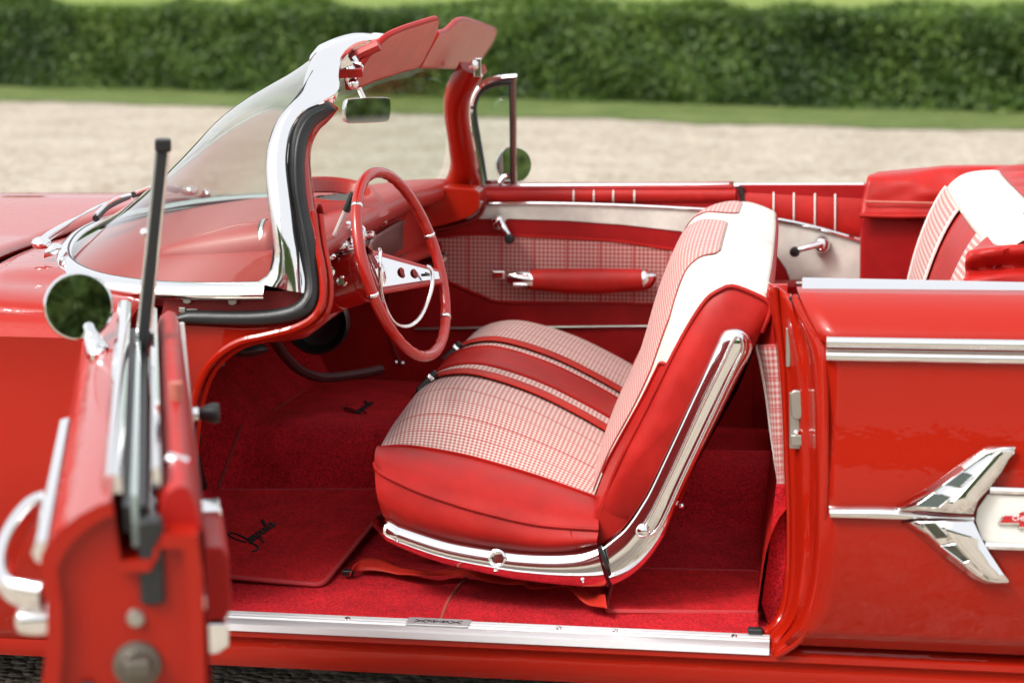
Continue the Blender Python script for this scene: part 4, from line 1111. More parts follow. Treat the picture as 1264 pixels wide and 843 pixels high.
# white cover: full width over the top, tapering to a point down the near side
wlo = ipl((0, -.585), (.20, -.645), (.40, -.675), (.50, -.685), (.515, -.705), (.53, -.732), (1, -.732))
patch(wlo, ipl((0, .60), (1, .732)), .02, 1.0, .003, 'white_cover', whitev, 60, 120)
patch(ipl((0, -.56), (.1, -.60), (.3, -.635), (.45, -.648), (.6, -.62), (.70, -.55), (.78, -.47), (.795, -.45), (.803, -.40)), ipl((0, -.02), (.45, .03), (.77, .08), (.795, .07), (.803, .05)), .01, .803, .006, 'plaid_insert', pl_back, 20, 70)
patch(ipl((0, .10), (.45, .20), (.80, .25), (.82, .265), (.828, .28)), ipl((0, .55), (.80, .62), (.82, .61), (.828, .59)), .01, .828, .006, 'plaid_insert', pl_back, 20, 70)
b = M(); b.tube([p + V((0, -.004, 0)) for p in cr(fr + [rr[-1], rr[-2], rr[-3], rr[-4]], 60)], .0045, 8); b.build('piping', vin, back)
b = M(); b.tube([bs(wlo(v), v) + bn_(wlo(v), v) * .003 for v in np.linspace(.1, .53, 40)], .003, 6); b.build('piping', vin, back)
# bright back arm with a fluted centre
ap = [((739, 675), (757, 722)), ((752, 665), (776, 713)), ((766, 653), (797, 695)), ((778, 638), (817, 667)), ((789, 621), (829, 641)), ((800, 602), (837, 619)), ((820, 560), (856.5, 577)), ((852, 492), (889, 509)), ((874, 445), (912, 462)), ((884, 424), (924, 443)), ((888, 415.5), (928, 432)), ((893, 409.5), (928, 420)), ((899, 406.5), (922, 410)), ((905, 405), (915, 406))]
b = M(); b.strip([(P(*a, -.765), P(*c, -.765)) for a, c in ap], .016, (0, -1, .1), 80, 13, .45, .02, taper=True)
arm = b.build('seat_arm_trim', chrome, seat, angle=60)
ga = [(786, 655), (800, 640), (830, 580), (862, 510), (893, 446), (903, 424), (908, 415)]
gb = [(801, 661), (816, 648), (843, 590), (875, 522), (908, 452), (917, 432), (916, 418)]
b = M(); b.strip([(P(*a, -.783), P(*c, -.783)) for a, c in zip(ga, gb)], -.004, (0, -1, 0), 40, 9, .6)
b.tube(cr(PL(ga, -.782), 40), .004, 8); b.tube(cr(PL(gb, -.782), 40), .004, 8)
b.build('arm_flute', chrome, arm, angle=60)
b = M(); b.lathe(P(793, 655, -.784), (0, -1, .1), [(0, .014), (.006, .013), (.010, .008), (.011, 0)], 24); b.build('hinge_cap', chrome, arm)
b = M(); b.strip([(P(738, 675, -.785), P(742, 673, -.785)), (P(746, 698, -.79), P(751, 697, -.79)), (P(752, 723, -.765), P(758, 720, -.765))], .001, (0, -1, 0), 12, 4, 1, .006); b.build('arm_joint', blackp, arm)
b = M(); b.ball(P(841, 624, -.755), .006, 8); b.build('arm_screw', chrome, arm)
# loose red belt lying by the seat foot
bl = [PZ(x, y, .268) for x, y in [(434, 704), (446, 698), (470, 699), (500, 705), (528, 710), (552, 706), (575, 709), (600, 714), (625, 713), (642, 718), (660, 726), (676, 722), (694, 724), (715, 734), (748, 748)]]
b = M(); rows = []
pp = cr(bl, 110)
for i, p in enumerate(pp):
    f = i / 109
    hump = .011 * abs(math.sin(f * 17)) ** 1.5 * (1 if f > .35 else .4)
    tw = .5 + .5 * math.sin(f * 13 + .8)
    w = V((.004 * math.sin(f * 30), .021, .010 * tw - .002))
    q = p + V((0, 0, hump))
    rows.append([q - w, q - w * .33, q + w * .33, q + w])
b.grid(rows); lb_ = b.build('floor_belt', strapm, car, angle=80, solid=.0016)
b = M(); b.box(PZ(430, 706, .262), (.024, .02, .012)); b.build('belt_clip', blackp, lb_, bevel=.003)

# ============================================================ FAR DOOR (inside seen)
YD = .83
dout = [(470, 455), (474, 400), (480, 350), (484, 330), (500, 305), (520, 292), (556, 282), (590, 262), (596, 236), (600, 231), (860, 230), (905, 229), (912, 240), (930, 300), (930, 545), (466, 545)]
b = M(); b.prism(PL(dout, YD), (0, .12, 0)); fd = b.build('passenger_door', trimred, car, bevel=.006)
fd['label'] = 'closed far door with white band and plaid panel'
# rolled red pad along the top with white piping
def roll(x0, x1, yt, yb, name, parent, Y=YD):
    b = M()
    b.strip([(P(x0 + (x1 - x0) * i / 12, yt, Y + .02), P(x0 + (x1 - x0) * i / 12, yb(x0 + (x1 - x0) * i / 12) if callable(yb) else yb, Y)) for i in range(13)], .018, (0, -1, 0), 30, 9, .6, .02)
    return b.build(name, vin, parent)
pad = roll(592, 908, 231, 251, 'door_top_pad', fd)
def vpipe(x, y0, y1, parent, Y=YD):
    b = M(); b.strip([(P(x - 1.1, y0 + (y1 - y0) * i / 8, Y + .018 - .018 * i / 8 - .021 * math.sin(math.pi * min(1, i / 8 * 1.0)) ** .6), P(x + 1.1, y0 + (y1 - y0) * i / 8, Y + .018 - .018 * i / 8 - .021 * math.sin(math.pi * i / 8) ** .6)) for i in range(9)], .002, (0, -1, 0), 12, 4, .6); b.build('piping', wpipe, parent)
for x in (708, 733, 757, 783): vpipe(x, 232, 250, pad)
b = M(); b.tube(PL([(592, 230.5), (760, 229.5), (1066, 229)], YD + .045), .011, 8, flat=.7); b.build('far_belt_moulding', chrome, car)
# white band below
wb = [(568, 270.5), (577, 262), (589, 252), (700, 252), (860, 259), (872, 263), (868, 292), (840, 286), (770, 278), (700, 273), (620, 270.5)]
b = M(); b.prism(PL(wb, YD - .004), (0, .004, 0)); b.build('white_band', whitev, fd, bevel=.002)
b = M(); b.tube(cr(PL([(588, 252), (640, 251), (700, 251.5), (780, 254), (860, 258), (885, 260)], YD - .006), 30), .005, 8); b.build('band_moulding', chrome, fd)
# cloth insert
pi_ = [(485, 321), (490, 314), (505, 304), (520, 297.5), (539, 293.5), (577, 290), (620, 290.5), (658, 292), (700, 294), (760, 298), (815, 306), (840, 312), (845, 340), (835, 373), (760, 374), (700, 373.5), (618, 372.5), (597, 366), (577, 358), (557, 349), (530, 341), (505, 334), (490, 328)]
b = M(); pts = PL(pi_, YD - .003); o0 = V((P(577, 300, YD).x, 0, .6))
b.quad([b.add(p, (p.x - o0.x, p.z - o0.z)) for p in pts])
ins_ = b.build('plaid_insert', pl_door, fd)
b = M(); b.tube(cr(pts, 90, True), .004, 6, closed=True); b.build('piping', vin, ins_)
# arm rest
ax = [(655, 346), (672, 346), (700, 347), (740, 347), (780, 346), (800, 345)]
b = M(); b.tube(cr(PL(ax, YD - .05), 24), [.026 + .006 * math.sin(math.pi * i / 23) for i in range(24)], 16, flat=1.1); ar = b.build('armrest', vin, fd)
b = M(); b.tube(cr(PL([(627, 342), (636, 343), (648, 345), (659, 346)], YD - .05), 12), [.016, .018, .02, .022, .023, .024, .025, .026, .026, .027, .027, .027], 16); b.build('armrest_end', chrome, ar)
b = M(); b.prism(PL([(609, 332), (625, 332), (626, 344), (609, 345)], YD - .03), (0, -.03, 0)); b.build('armrest_mount', chrome, ar, bevel=.006)
b = M(); b.tube(cr(PL([(794, 345), (802, 344), (810, 340)], YD - .05), 8), [.029, .029, .028, .026, .022, .018, .014, .008], 16); b.build('armrest_end', chrome, ar)
b = M(); b.tube(PL([(634, 351), (652, 351)], YD - .07), .006, 8); b.build('ash_pull', chrome, ar)
# window crank and handle
def crank(kx, ky, ex, ey, r, parent, Y=YD):
    b = M(); b.lathe(P(kx, ky, Y), (0, -1, 0), [(0, r * 1.1), (.012, r * 1.1), (.018, r), (.03, r), (.038, r * .8), (.042, r * .4), (.043, 0)], 24)
    k = b.build('window_crank', chrome, parent)
    b = M(); b.tube(cr([P(kx, ky, Y - .035), P((kx + ex) / 2, (ky + ey) / 2, Y - .05), P(ex, ey, Y - .05)], 10), [.011, .0105, .010, .0095, .009, .0085, .008, .008, .008, .008], 10); b.build('crank_arm', chrome, k)
    b = M(); b.lathe(P(ex, ey, Y - .045), (0, -1, 0), [(0, .008), (.006, .013), (.022, .014), (.028, .010), (.03, 0)], 16); b.build('crank_knob', blackp, k)
crank(617, 273.5, 630, 294, .020, fd)
b = M(); b.lathe(P(548, 317.5, YD), (0, -1, 0), [(0, .016), (.02, .015), (.03, .017), (.038, .012), (.04, 0)], 20); dh = b.build('door_handle', chrome, fd)
b = M(); b.tube(cr(PL([(548, 320), (532, 323), (518, 324), (511, 326)], YD - .03), 10), .010, 8); b.build('handle_lever', mat('dark_chrome', (.25, .25, .26), .2, 1), dh)
b = M(); b.tube(PL([(512, 406), (600, 404.5), (792, 402.5), (800, 402.5)], YD - .006), .006, 8, flat=.6); b.build('kick_moulding', steel, fd)
b = M(); b.tube(cr(PL([(497, 452), (486, 430), (480, 400), (481, 360), (487, 334), (497, 316)], YD - .004), 24), .005, 6); b.build('door_edge', darkred, fd)
for x, y in ((489, 447), (497, 448)):
    b = M(); b.ball(P(x, y, YD - .004), .006, 8); b.build('screw', chrome, fd)
# far vent window, its frame and the far mirror
def frame_tube(pts, Y, r, name, m, parent, flat=1.0):
    b = M(); b.tube(cr(PL(pts, Y), 40) if len(pts) > 2 else PL(pts, Y), r, 8, flat=flat); return b.build(name, m, parent)
vf = frame_tube([(598, 228), (594, 200), (589, 170), (585, 145), (585, 128), (592, 114), (604, 106), (620, 102), (632, 101)], .875, .010, 'vent_frame', rubber, fd)
frame_tube([(596, 229), (592, 205), (586, 175), (582, 150), (582, 128), (590, 110), (602, 101), (618, 97), (638, 95)], .87, .009, 'vent_frame_bright', chrome, vf)
b = M(); b.prism(PL([(600, 98), (612, 94), (638, 92), (637.5, 97), (614, 100), (602, 105)], .865), (0, .02, 0)); b.build('vent_frame_cap', chrome, vf, bevel=.002)
b = M(); b.prism(PL([(629, 96), (636.5, 95), (637, 229), (630.5, 229)], .868), (0, .02, 0)); b.build('vent_post', mat('bronzed_chrome', (.30, .20, .19), .22, 1), vf, bevel=.004)
b = M(); b.prism(PL([(628.5, 102), (630.5, 102), (631, 229), (629.5, 229)], .866), (0, .012, 0)); b.build('post_seal', rubber, vf)
b = M(); b.prism(PL([(592, 229), (594, 222), (629, 223), (637, 222), (637, 230)], .872), (0, .012, 0)); b.build('vent_sill', chrome, vf, bevel=.002)
b = M(); b.tube(PL([(617, 226), (622, 218), (629, 217)], .862), .008, 8); b.build('vent_latch', chrome, vf)
vg = PL([(599, 226), (595, 200), (590, 170), (586, 145), (587, 128), (594, 114), (606, 106), (629, 103), (630, 226)], .88)
b = M(); b.quad([b.add(p) for p in vg]); b.build('vent_glass', glass2, vf)
mc = P(634, 204, .985)
b = M(); nm_ = V((.33, -.93, .075)).normalized()
b.lathe(mc, -nm_, [(-.004, .050), (.004, .052), (.02, .048), (.035, .03), (.04, 0)], 28); fm_ = b.build('far_mirror', chrome, fd)
b = M(); b.lathe(mc + nm_ * .002, nm_, [(0, .046), (.003, .046), (.003, 0)], 28); b.build('mirror_face', mirror_m, fm_)
b = M(); b.tube(cr([mc - nm_ * .03, mc + V((-.03, -.02, -.05)), V((mc.x - .03, .93, .935))], 8), .009, 8); b.build('mirror_stem', chrome, fm_)

# ============================================================ REAR COMPARTMENT, FAR SIDE
qt = [(912, 229), (1070, 229), (1070, 360), (1100, 640), (925, 640), (905, 300)]
b = M(); b.prism(PL(qt, YD + .012), (0, .06, 0)); q = b.build('far_quarter_trim', trimred, car)
def qlow(x): return 268 + (x - 930) / 130 * 29
b = M(); b.strip([(P(x, 231, YD + .03), P(x, qlow(x) + 1, YD + .008)) for x in (914, 935, 960, 985, 1010, 1035, 1066)], .018, (0, -1, 0), 30, 9, .6, .02); qp = b.build('quarter_pad', vin, q)
for x in (955, 980, 1006, 1031): vpipe(x, 233, qlow(x), qp, YD + .008)
wq = [(926, 270), (960, 273), (1000, 281), (1040, 292), (1066, 299), (1068, 346), (975, 346), (970, 332), (960, 318), (948, 308), (936, 304), (930, 300)]
b = M(); b.prism(PL(wq, YD + .004), (0, .006, 0)); b.build('white_panel', whitev, q, bevel=.002)
b = M(); b.tube(cr(PL([(926, 268), (960, 271), (1000, 279), (1040, 290), (1066, 297)], YD), 24), .006, 8); b.build('panel_moulding', chrome, q)
crank(1014, 301, 981, 310, .021, q, YD + .004)
b = M(); b.strip([(P(x, 346, YD - .07), P(x, 354, YD - .11)) for x in (935, 980, 1020, 1068)], .004, (0, -.5, 1), 12, 5, .7, .03); b.build('side_ledge', vin, q)
b = M(); b.prism(PL([(982, 347), (1012, 347), (1012, 352), (982, 352)], YD - .09), (0, -.02, 0)); b.build('ash_tray', chrome, q, bevel=.003)
b = M(); b.tube(PL([(902, 237), (903, 224)], YD + .03), .006, 8); b.build('lock_pin', mat('brown_plastic', (.22, .08, .03), .5), fd)
b = M(); b.tube(cr(PL([(915, 230), (916, 244), (922, 256), (926, 268)], YD + .005), 12), .007, 8); b.build('door_gap_rubber', rubber, fd)
# tall padded box beside the rear seat, covered by the hood bag
bx = [(1063, 262), (1190, 262), (1160, 360), (1061, 360)]
b = M(); b.prism([P(1063, 258, .76), P(1200, 258, .76), P(1200, 470, .76), P(1061, 470, .76)], (0, .12, 0)); b.build('well_side_panel', trimred, car, bevel=.01)
# hood bag: folded red vinyl over the stowed roof
def fold(x, f): return math.sin(x * 34 + f * 9) * .5 + math.sin(x * 13 - f * 5) * .5
b = M(); rows = []
for i in range(60):
    f = i / 59
    x = 1064 + 340 * f
    ty = 217 - 8 * min(1, f * 4) - 0 * f
    rows.append([P(x - 2, 269 + 2 * math.sin(f * 9), .735), P(x - 3, 265, .725), P(x - 1, 262, .728), P(x, 250 + 2 * math.sin(f * 7), .74 + .004 * fold(f, 0)), P(x + 2, 236 + 3 * math.sin(f * 5 + 1), .745 + .008 * fold(f, 1)), P(x + 6, 222 + 3 * math.sin(f * 6), .76 + .006 * fold(f, 2)), P(x + 8, ty + 1.5 * math.sin(f * 11), .79), P(x + 16, ty - 3 + 1.2 * math.sin(f * 12), .84), P(x + 20, ty - 4, .93), P(x + 22, ty + 10, .95)])
rows = [cr(r, 30) for r in rows]
b.grid(rows); bag = b.build('hood_bag', vin, car, angle=80, solid=.004)
b = M(); b.tube([r[1] for r in rows], .006, 8); b.build('bag_hem', vin, bag)
b = M(); b.tube(cr(P3([(1068, 249, .728), (1110, 250, .728), (1160, 251, .728), (1190, 250, .728)]), 20), .003, 6); b.build('bag_seam', vin_soft, bag)
# rear part of the bag across the car behind the seat
b = M(); rows = []
for i in range(60):
    y = .90 - 1.77 * i / 59
    w = .012 * math.sin(y * 17) + .008 * math.sin(y * 41 + 1)
    e = (abs(y) / .9) ** 6
    rows.append([V((1.10 + .02 * e + w * .4, y, .90)), V((1.13 + w, y, 1.0 - .03 * e)), V((1.19 + w, y, 1.018 + w * .5 - .03 * e)), V((1.30, y, 1.020 + w - .04 * e)), V((1.50, y, 1.005 + w * .8 - .05 * e)), V((1.68, y, .985 + w * .6 - .05 * e)), V((1.74, y, .93))])
b.grid([cr(r, 24) for r in rows]); b.build('hood_bag_rear', vin, bag, angle=80, solid=.003)
# near end of the bag, a crumpled flap over the rail
b = M(); rows = []
top_ = [(1193, 313), (1200, 309), (1225, 306), (1250, 303), (1290, 300), (1340, 298)]; bot_ = [(1189, 353), (1200, 352), (1225, 350), (1250, 347), (1290, 349), (1340, 350)]
for (a, c_), yy in zip(zip(top_, bot_), (0, .01, .02, .015, .01, 0)):
    rows.append([P(a[0] + 30, a[1] - 26, -.45), P(a[0] + 8, a[1] - 5, -.60), P(a[0], a[1], -.70 - yy), P(a[0] * .75 + c_[0] * .25, a[1] * .75 + c_[1] * .25, -.725), P(a[0] * .5 + c_[0] * .5 + 2, (a[1] + c_[1]) / 2 + 4, -.715 + yy), P(a[0] * .2 + c_[0] * .8 - 1, a[1] * .2 + c_[1] * .8, -.74 - yy), P(c_[0], c_[1], -.755), P(c_[0] + 2, c_[1] + 14, -.76)])
b.loft(rows, 40, 30); b.build('hood_bag_flap', vin, bag, angle=80, solid=.004)
# rear seat back
def rsec(y):
    lean = [( .955, .50), (.965, .66), (.985, .78), (1.015, .88), (1.05, .955), (1.085, .995), (1.13, 1.012), (1.20, 1.01), (1.23, .96)]
    k = 1 - (abs(y) / .72) ** 4
    return [V((x - .03 * k, y, z + .006 * k)) for x, z in lean]
RY = np.linspace(-.70, .56, 60)
RS = [cr(rsec(y), 60) for y in RY]
b = M(); b.grid(RS)
b.grid([[p + V((.0, 0, 0)) for p in RS[-1]], [p + V((.03, .05, -.01)) for p in RS[-1]], [p + V((.12, .055, -.03)) for p in RS[-1]]])
rb = b.build('rear_seat_back', vin, car, angle=70)
def rpatch(y0, y1, v0, v1, lift, name, m):
    b = M(); rows = []
    i0 = [i for i, y in enumerate(RY) if y0 <= y <= y1]; j0, j1 = int(v0 * 59), int(v1 * 59)
    for i in i0: rows.append([RS[i][j] + V((-lift, 0, lift)) for j in range(j0, j1 + 1)])
    b.grid(rows); return b.build(name, m, rb, angle=80, solid=.002)
rpatch(-.70, .57, .70, .90, .004, 'white_top', whitev)
rpatch(.02, .57, .0, .70, .004, 'plaid_panel', pl_rear)
rpatch(-.70, -.38, .0, .70, .004, 'plaid_panel', pl_rear)
for y in (.02, .55):
    i = min(range(60), key=lambda k: abs(RY[k] - y))
    b = M(); b.tube([p + V((-.006, 0, .006)) for p in RS[i][:42]], .004, 6); b.build('piping', wpipe, rb)
# centre arm rest folded against it
aro = [(1300, 254), (1275, 257), (1258, 264), (1246, 273), (1235, 286), (1224, 301), (1214, 317), (1208, 333), (1206, 356), (1300, 358)]
b = M(); b.prism(PL([((x - 979) / .955 + 979, (y + 29) / .955 - 29) for x, y in aro], -.58), (0, .2, 0)); ca = b.build('centre_armrest', vin, rb, bevel=.018, segs=4)
b = M(); b.tube(cr(P3([(1284, 272, -.585), (1268, 284, -.585), (1258, 299, -.585), (1252, 318, -.585)]), 16), .005, 6); b.build('piping', wpipe, ca)
# rear side panel in plaid just inside the near opening
b = M()
A = [(934, 425), (940, 450), (947, 490), (952, 530), (958, 570), (964, 605), (969, 634)]
b.strip([(P(x, y, -.70), P(972, y, -.775)) for x, y in A], .012, (-.3, -1, 0), 30, 8, .8, .02, smooth=True)
rp = b.build('quarter_trim_panel', plaid('trim_plaid_cloth', .0125, .062, .05, white=(.54, .40, .37)), car)
b = M(); b.tube(cr([P(x, y, -.702) for x, y in A], 30), .0045, 8); b.build('piping', wpipe, rp)
b = M(); b.prism([P(936, 425, -.70), P(972, 425, -.775), P(972, 352, -.775), P(948, 352, -.72)], (0, .02, 0)); b.build('trim_head', vin, rp)

# ============================================================ DRIVER DOOR, wide open
H0 = V((-.462, -1.255, 0)) + V((-.9505, -.311, 0)) * .015; dd_ = V((.311, -.9505, 0)).normalized(); oo = V((-dd_.y * -1, 0, 0))
oo = V((-.9505, -.311, 0))
def D(s, t, z): return H0 + dd_ * s + oo * t + V((0, 0, z))
LD = 1.33
def slope(s): return .0
dprof_out = [(.028, .930), (.042, .926), (.064, .915), (.085, .900), (.099, .884), (.107, .868), (.105, .85), (.102, .82), (.104, .77), (.118, .68), (.124, .58), (.120, .47), (.106, .38), (.085, .29), (.062, .24)]
dprof_in = [(-.066, .24), (-.07, .5), (-.07, .84), (-.066, .885)]
b = M()
ss = np.concatenate([[0, .02, .05], np.linspace(.1, LD - .05, 14), [LD - .02, LD]])
rows = []
for s in ss:
    e = .012 if s in (0,) else 0
    lean = .0
    rows.append([D(s, t, z) for t, z in dprof_out] + [D(s, t, z) for t, z in dprof_in] + [D(s, -.026, .888), D(s, -.02, .86), D(s, .02, .86), D(s, .026, .92)])
b.grid(rows, closev=True)
kk = len(rows[0]); n_ = len(rows) * kk
b.quad(range(kk)); 
door = b.build('driver_door', paint, car, angle=35)
door['label'] = 'wide open door with round mirror, nearest the camera'
# end face with recess, catch, seal
b = M()
ep = [(t, z) for t, z in dprof_out] + [(t, z) for t, z in dprof_in] + [(-.026, .888), (-.02, .86), (.02, .86), (.026, .92)]
o = [D(LD, t, z) for t, z in ep]
ins2 = [D(LD, .02 + (t - .02) * .80, .56 + (z - .56) * .955) for t, z in ep]
ins3 = [p - dd_ * .012 for p in ins2]
b.grid([o, ins2, ins3], closev=True); k0 = len(b.v) - len(ep); b.quad([k0 + i for i in range(len(ep))])
b.build('door_end', paint, door, angle=40)
def dbox(s, t, z, ls, lt_, lz, name, m, parent=None, bev=.002):
    b = M(); rm_ = Matrix((dd_, oo, V((0, 0, 1)))).transposed(); b.box(D(s, t, z), (ls, lt_, lz), rm_); return b.build(name, m, parent or door, bevel=bev)
dbox(LD - .018, -.014, .855, .03, .028, .10, 'slot_rubber', rubber, bev=.006)
b = M(); b.lathe(D(LD - .012, .006, .735), dd_, [(0, .028), (.008, .026), (.010, .020), (.014, .018), (.014, 0)], 20); lt2 = b.build('door_latch', mat('greasy_steel', (.16, .145, .12), .5, .8), door)
b = M(); b.box(D(LD + .012, .006, .74), (.02, .03, .02), Matrix((dd_, oo, V((0, 0, 1)))).transposed()); b.build('latch_claw', lt2.data.materials[0], lt2, bevel=.004)
for t, z in ((-.016, .68), (.024, .68), (.006, .79)):
    b = M(); b.lathe(D(LD - .012, t, z), dd_, [(0, .011), (.006, .009), (.008, 0)], 12); b.build('screw', steel, lt2)
dbox(LD - .005, .062, .52, .012, .014, .40, 'end_seal', rubber)
# window slot trims and wound-down glass
b = M(); b.sweep([D(s, .028, .935) for s in np.linspace(.0, LD - .06, 14)], [(-.012, -.012), (.005, -.011), (.010, -.004), (.010, .006), (.004, .012), (-.012, .012)], (0, 0, 1)); b.build('belt_moulding', chrome, door, angle=40)
b = M(); b.sweep([D(s, -.022, .935) for s in np.linspace(.08, LD - .09, 14)], [(-.015, -.005), (.006, -.005), (.009, 0), (.006, .005), (-.015, .005)], (0, 0, 1)); b.build('inner_moulding', chrome, door, angle=40)
b = M(); b.sweep([D(s, .004, .915) for s in np.linspace(.12, LD - .03, 10)], [(-.03, -.014), (.0, -.014), (.0, .012), (-.03, .012)], (0, 0, 1)); b.build('slot_seal', rubber, door)
b = M(); b.sweep([D(s, .003, .93) for s in np.linspace(.15, LD - .02, 10)], [(-.06, -.0035), (.0, -.0035), (.0, .0035), (-.06, .0035)], (0, 0, 1)); b.build('glass_edge', mat('green_glass_edge', (.25, .32, .30), .1, 0, .8), door)
# padded inner top and inner face
b = M(); b.sweep([D(s, -.046, .905) for s in np.linspace(.04, LD - .05, 14)], [(-.03, .026), (-.005, .022), (.016, .014), (.026, 0), (.022, -.012), (.0, -.02), (-.03, -.026)], (0, 0, 1)); b.build('top_pad', vin, door, angle=70)
b = M(); b.sweep([D(s, -.069, .90 - .1 * max(0, s - .2) / 1.1) for s in np.linspace(.02, LD - .02, 10)], [(-.006, -.004), (.006, -.004), (.006, .004), (-.006, .004)], (0, 0, 1)); b.build('trim_edge', wpipe, door)
b = M(); b.grid([[D(s, -.073, z) for z in (.27, .5, .7, .86)] for s in np.linspace(.03, LD - .03, 8)]); b.build('inner_panel', trimred, door, solid=.003)
# arm rest with bright ends
b = M(); b.sweep([D(s, -.085, .722) for s in (.74, .76, .82, .88, .93, .97, .99)], [(-.05, .02), (.04, .02), (.05, .012), (.052, 0), (.05, -.018), (.035, -.025), (-.03, -.027), (-.046, -.020)], (0, 0, 1)); da = b.build('armrest', vin, door, angle=60, bevel=.004)
b = M(); b.sweep([D(s, -.082, .648) for s in (.80, .92, .985)], [(-.020, .024), (.02, .024), (.022, 0), (.02, -.026), (-.012, -.026), (-.022, -.010)], (0, 0, 1)); b.build('armrest_end', chrome, da, angle=40, bevel=.004)
dbox(.80, -.085, .776, .06, .045, .012, 'pull_handle', chrome, da, .004)
# window crank knob, lock knob, screw
b = M(); b.tube([D(.50, -.07, .845), D(.50, -.085, .845)], .010, 10); ck = b.build('window_crank', chrome, door)
b = M(); b.lathe(D(.50, -.082, .845), -oo, [(0, .008), (.008, .010), (.025, .016), (.034, .015), (.036, 0)], 16); b.build('crank_knob', blackp, ck)
b = M(); b.tube([D(.80, -.050, .92), D(.80, -.05, .955)], [.008, .010], 10); b.build('lock_knob', vin_soft, door)
b = M(); b.tube([D(LD - .20, -.036, .926), D(LD - .19, -.06, .92)], .010, 10); b.build('pad_screw', chrome, door)
# side mouldings, handle
for zc in (.872,):
    b = M(); b.sweep([D(s, .104, zc) for s in np.linspace(.68, LD - .01, 10)], [(-.004, -.014), (.008, -.011), (.013, 0), (.008, .011), (-.004, .014)], oo); b.build('crease_moulding', chrome, door)
hp = [D(.99, .10, .842), D(1.01, .135, .838), D(1.06, .158, .818), D(1.11, .166, .795), D(1.17, .152, .785), D(1.19, .115, .78)]
b = M(); b.tube(cr(hp, 24), .012, 12, flat=1.7); dhl = b.build('door_handle', chrome, door)
b = M(); b.lathe(D(1.16, .10, .745), oo, [(0, .02), (.03, .02), (.045, .017), (.05, .01), (.05, 0)], 18); b.build('push_button', chrome, dhl)
# vent window frame: leaning front bar, upright post, small pane
zt_ = 1.236
def D_(s, t, z): return D(s, t - .045 * (z - .9) / .34, z)
b = M(); b.sweep([D_(.30, 0, .90), D_(.30, 0, zt_)], [(-.012, -.011), (.012, -.011), (.012, .011), (-.012, .011)], oo); vp = b.build('vent_post', chrome, door, bevel=.003)
b = M(); b.sweep([D_(.318, .0, .90), D_(.318, 0, zt_ + .004)], [(-.008, -.007), (.008, -.007), (.008, .009), (-.008, .009)], oo); b.build('glass_channel', rubber, vp, bevel=.002)
b = M(); b.tube(cr([D_(.0, 0, .925), D_(.01, 0, 1.0), D_(.045, 0, 1.08), D_(.10, 0, 1.145), D_(.17, 0, 1.19), D_(.30, 0, zt_ - .02)], 24), .009, 8); b.build('vent_frame', chrome, vp)
b = M(); pg = [D_(.0, 0, .925), D_(.01, 0, 1.0), D_(.045, 0, 1.08), D_(.10, 0, 1.145), D_(.17, 0, 1.19), D_(.30, 0, zt_ - .02), D_(.30, 0, .925)]
b.quad([b.add(p) for p in pg]); b.build('vent_glass', glass2, vp)
b = M(); b.ball(D_(.30, .014, 1.10), .008, 8); b.build('vent_catch', chrome, vp)
dbox(.312, -.045, zt_ + .004, .04, .026, .02, 'post_cap', blackp, vp, .004)
# round door mirror
mcn = PN(97, 378, D(.26, 0, 0), dd_)
nmr = (CAM - mcn).normalized(); nmr = (nmr + V((.05, .0, -.055))).normalized()
b = M(); b.lathe(mcn, -nmr, [(-.004, .052), (.002, .056), (.008, .056), (.02, .05), (.032, .034), (.038, 0)], 40); dm = b.build('door_mirror', chrome, door)
b = M(); b.lathe(mcn + nmr * .0015, nmr, [(0, .0515), (.0025, .0515), (.0025, 0)], 40); b.build('mirror_face', mirror_m, dm)
mb_ = PN(122, 437, D(.34, 0, 0), dd_)
b = M(); b.tube(cr([mcn - nmr * .02 + V((.015, 0, -.03)), mcn.lerp(mb_, .7) + V((0, 0, .0)), mb_], 10), [.010, .010, .010, .010, .011, .012, .014, .016, .018, .020], 10); b.ball(mb_, (.014, .03, .022), 14); b.build('mirror_stem', chrome, dm)
b = M(); b.box((-.55, -1.08, .55), (.16, .05, .05)); b.build('hinge', steel, door, bevel=.006)

# ============================================================ MATS (lie loose on the carpet)
MN = V((0, -.12, 1)).normalized()
def mat_obj(outline, p0, n, label, name='floor_mat'):
    root_loc = PN(sum(x for x, y in outline) / len(outline), sum(y for x, y in outline) / len(outline), p0, n)
    o = [PN(x, y, p0, n) for x, y in outline]
    r = thing(name, label, 'floor mat', root_loc, 'red floor mats')
    b = M(); b.prism(o, -n * .010); b.build('mat_pile', matm, r, bevel=.003)
    b = M(); b.tube([p - n * .004 for p in o], .0055, 8, closed=True); b.build('mat_binding', mat('mat_binding', (.42, .03, .035), .7), r)
    return r
def rc(pts, rad=3):
    out = []
    n = len(pts)
    for i in range(n):
        p0_, p1_, p2_ = (V((*pts[i - 1], 0)), V((*pts[i], 0)), V((*pts[(i + 1) % n], 0)))
        a = p1_ + (p0_ - p1_).normalized() * rad; c_ = p1_ + (p2_ - p1_).normalized() * rad
        for t_ in (0, .33, .67, 1): q_ = a * (1 - t_) ** 2 + p1_ * 2 * t_ * (1 - t_) + c_ * t_ ** 2; out.append((q_.x, q_.y))
    return out
pm = V((-.4, -.62, .262))
m1 = mat_obj(rc([(170, 700), (398, 720), (474, 627), (470, 603), (225, 604)], 9), pm, MN, 'red driver floor mat with black script, in front of the bench seat')
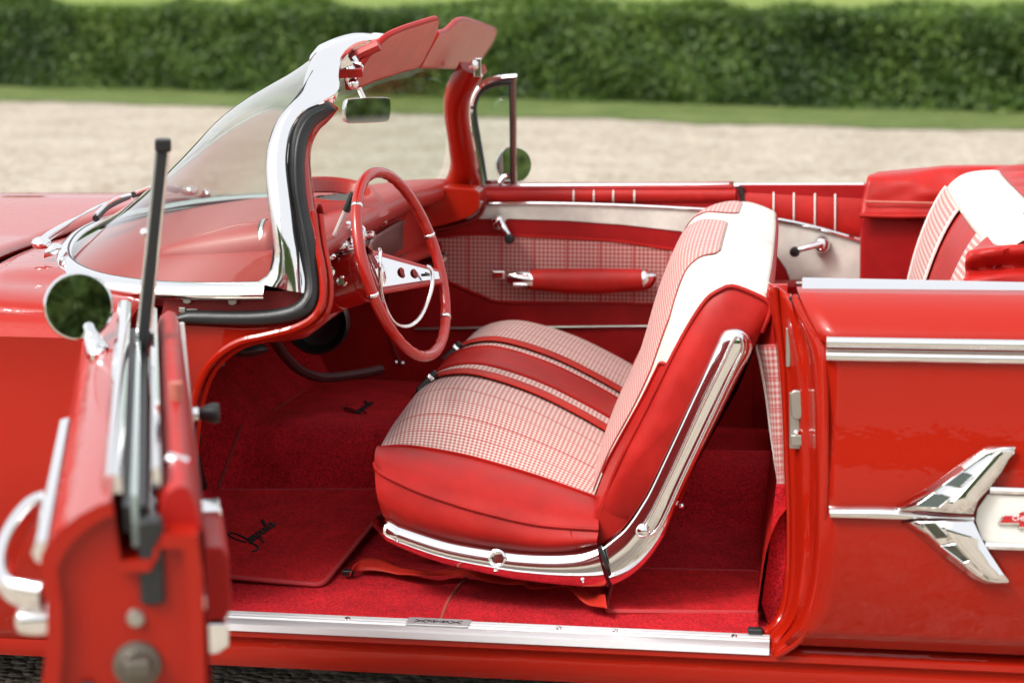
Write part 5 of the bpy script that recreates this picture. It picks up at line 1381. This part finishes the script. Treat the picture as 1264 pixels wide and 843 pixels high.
script = [[(240, 485), (195, 474), (150, 458), (105, 435), (82, 412), (95, 402), (130, 407), (180, 424), (235, 452), (290, 492), (330, 515), (345, 530), (335, 548), (315, 558), (292, 562)]]
def loc(a, c_): return (278 + 92 * a * .80 - c_ * 48 * .6, 482 - 92 * a * .60 - c_ * 48 * .80 + 16)
let = [[(.0, .1), (.08, .95), (.2, 1.0), (.24, .0), (.34, .95), (.46, 1.0), (.50, .0), (.60, .95), (.72, 1.0), (.78, .1), (.88, .1)],
       [(.98, 1.0), (1.02, .3), (1.05, -1.2)], [(1.0, .7), (1.12, 1.0), (1.3, .9), (1.34, .35), (1.2, .02), (1.05, .2)],
       [(1.82, .85), (1.65, 1.0), (1.5, .7), (1.5, .2), (1.64, 0), (1.8, .3), (1.84, .95), (1.86, .1), (1.98, .1)],
       [(1.98, .1), (2.14, 1.0), (2.26, 2.0), (2.20, 2.3), (2.1, 2.0), (2.1, .4), (2.2, .0), (2.32, .3)],
       [(2.66, .85), (2.5, 1.0), (2.36, .7), (2.36, .2), (2.5, 0), (2.64, .3), (2.68, .95), (2.72, .1), (2.86, .05), (3.05, .5)]]
strokes = script + [[loc(a, c_) for a, c_ in s] for s in let]
def write(strokes, f, parent, w):
    b = M()
    for s in strokes:
        pts = [f(x, y) for x, y in s]
        b.tube(cr(pts, max(8, len(pts) * 5)), w, 6)
    b.build('script_lettering', ink, parent)
write(strokes, lambda x, y: PN(270 + x / 7.02, 600 + y / 7.02, pm + MN * .001, MN), m1, .0024)
pf = V((-.5, .62, .396)); MF = V((0, .06, 1)).normalized()
m2 = mat_obj(rc([(330, 512), (505, 516), (560, 474), (400, 466)], 6), pf, MF, 'red passenger floor mat with black script, beyond the tunnel')
def f2(x, y):
    u_ = (x - 75) / 510; v_ = (y - 240) / 325
    return PN(424 + 45 * u_ , 490 + 26 * v_ , pf + MF * .002, MF)
write(strokes, f2, m2, .0019)
pr = V((.5, -.4, .268)); MR = V((0, -.05, 1)).normalized()
mat_obj(rc([(748, 752), (952, 754), (938, 704), (760, 700)], 6), pr, MR, 'plain red rear floor mat behind the chrome seat arm')
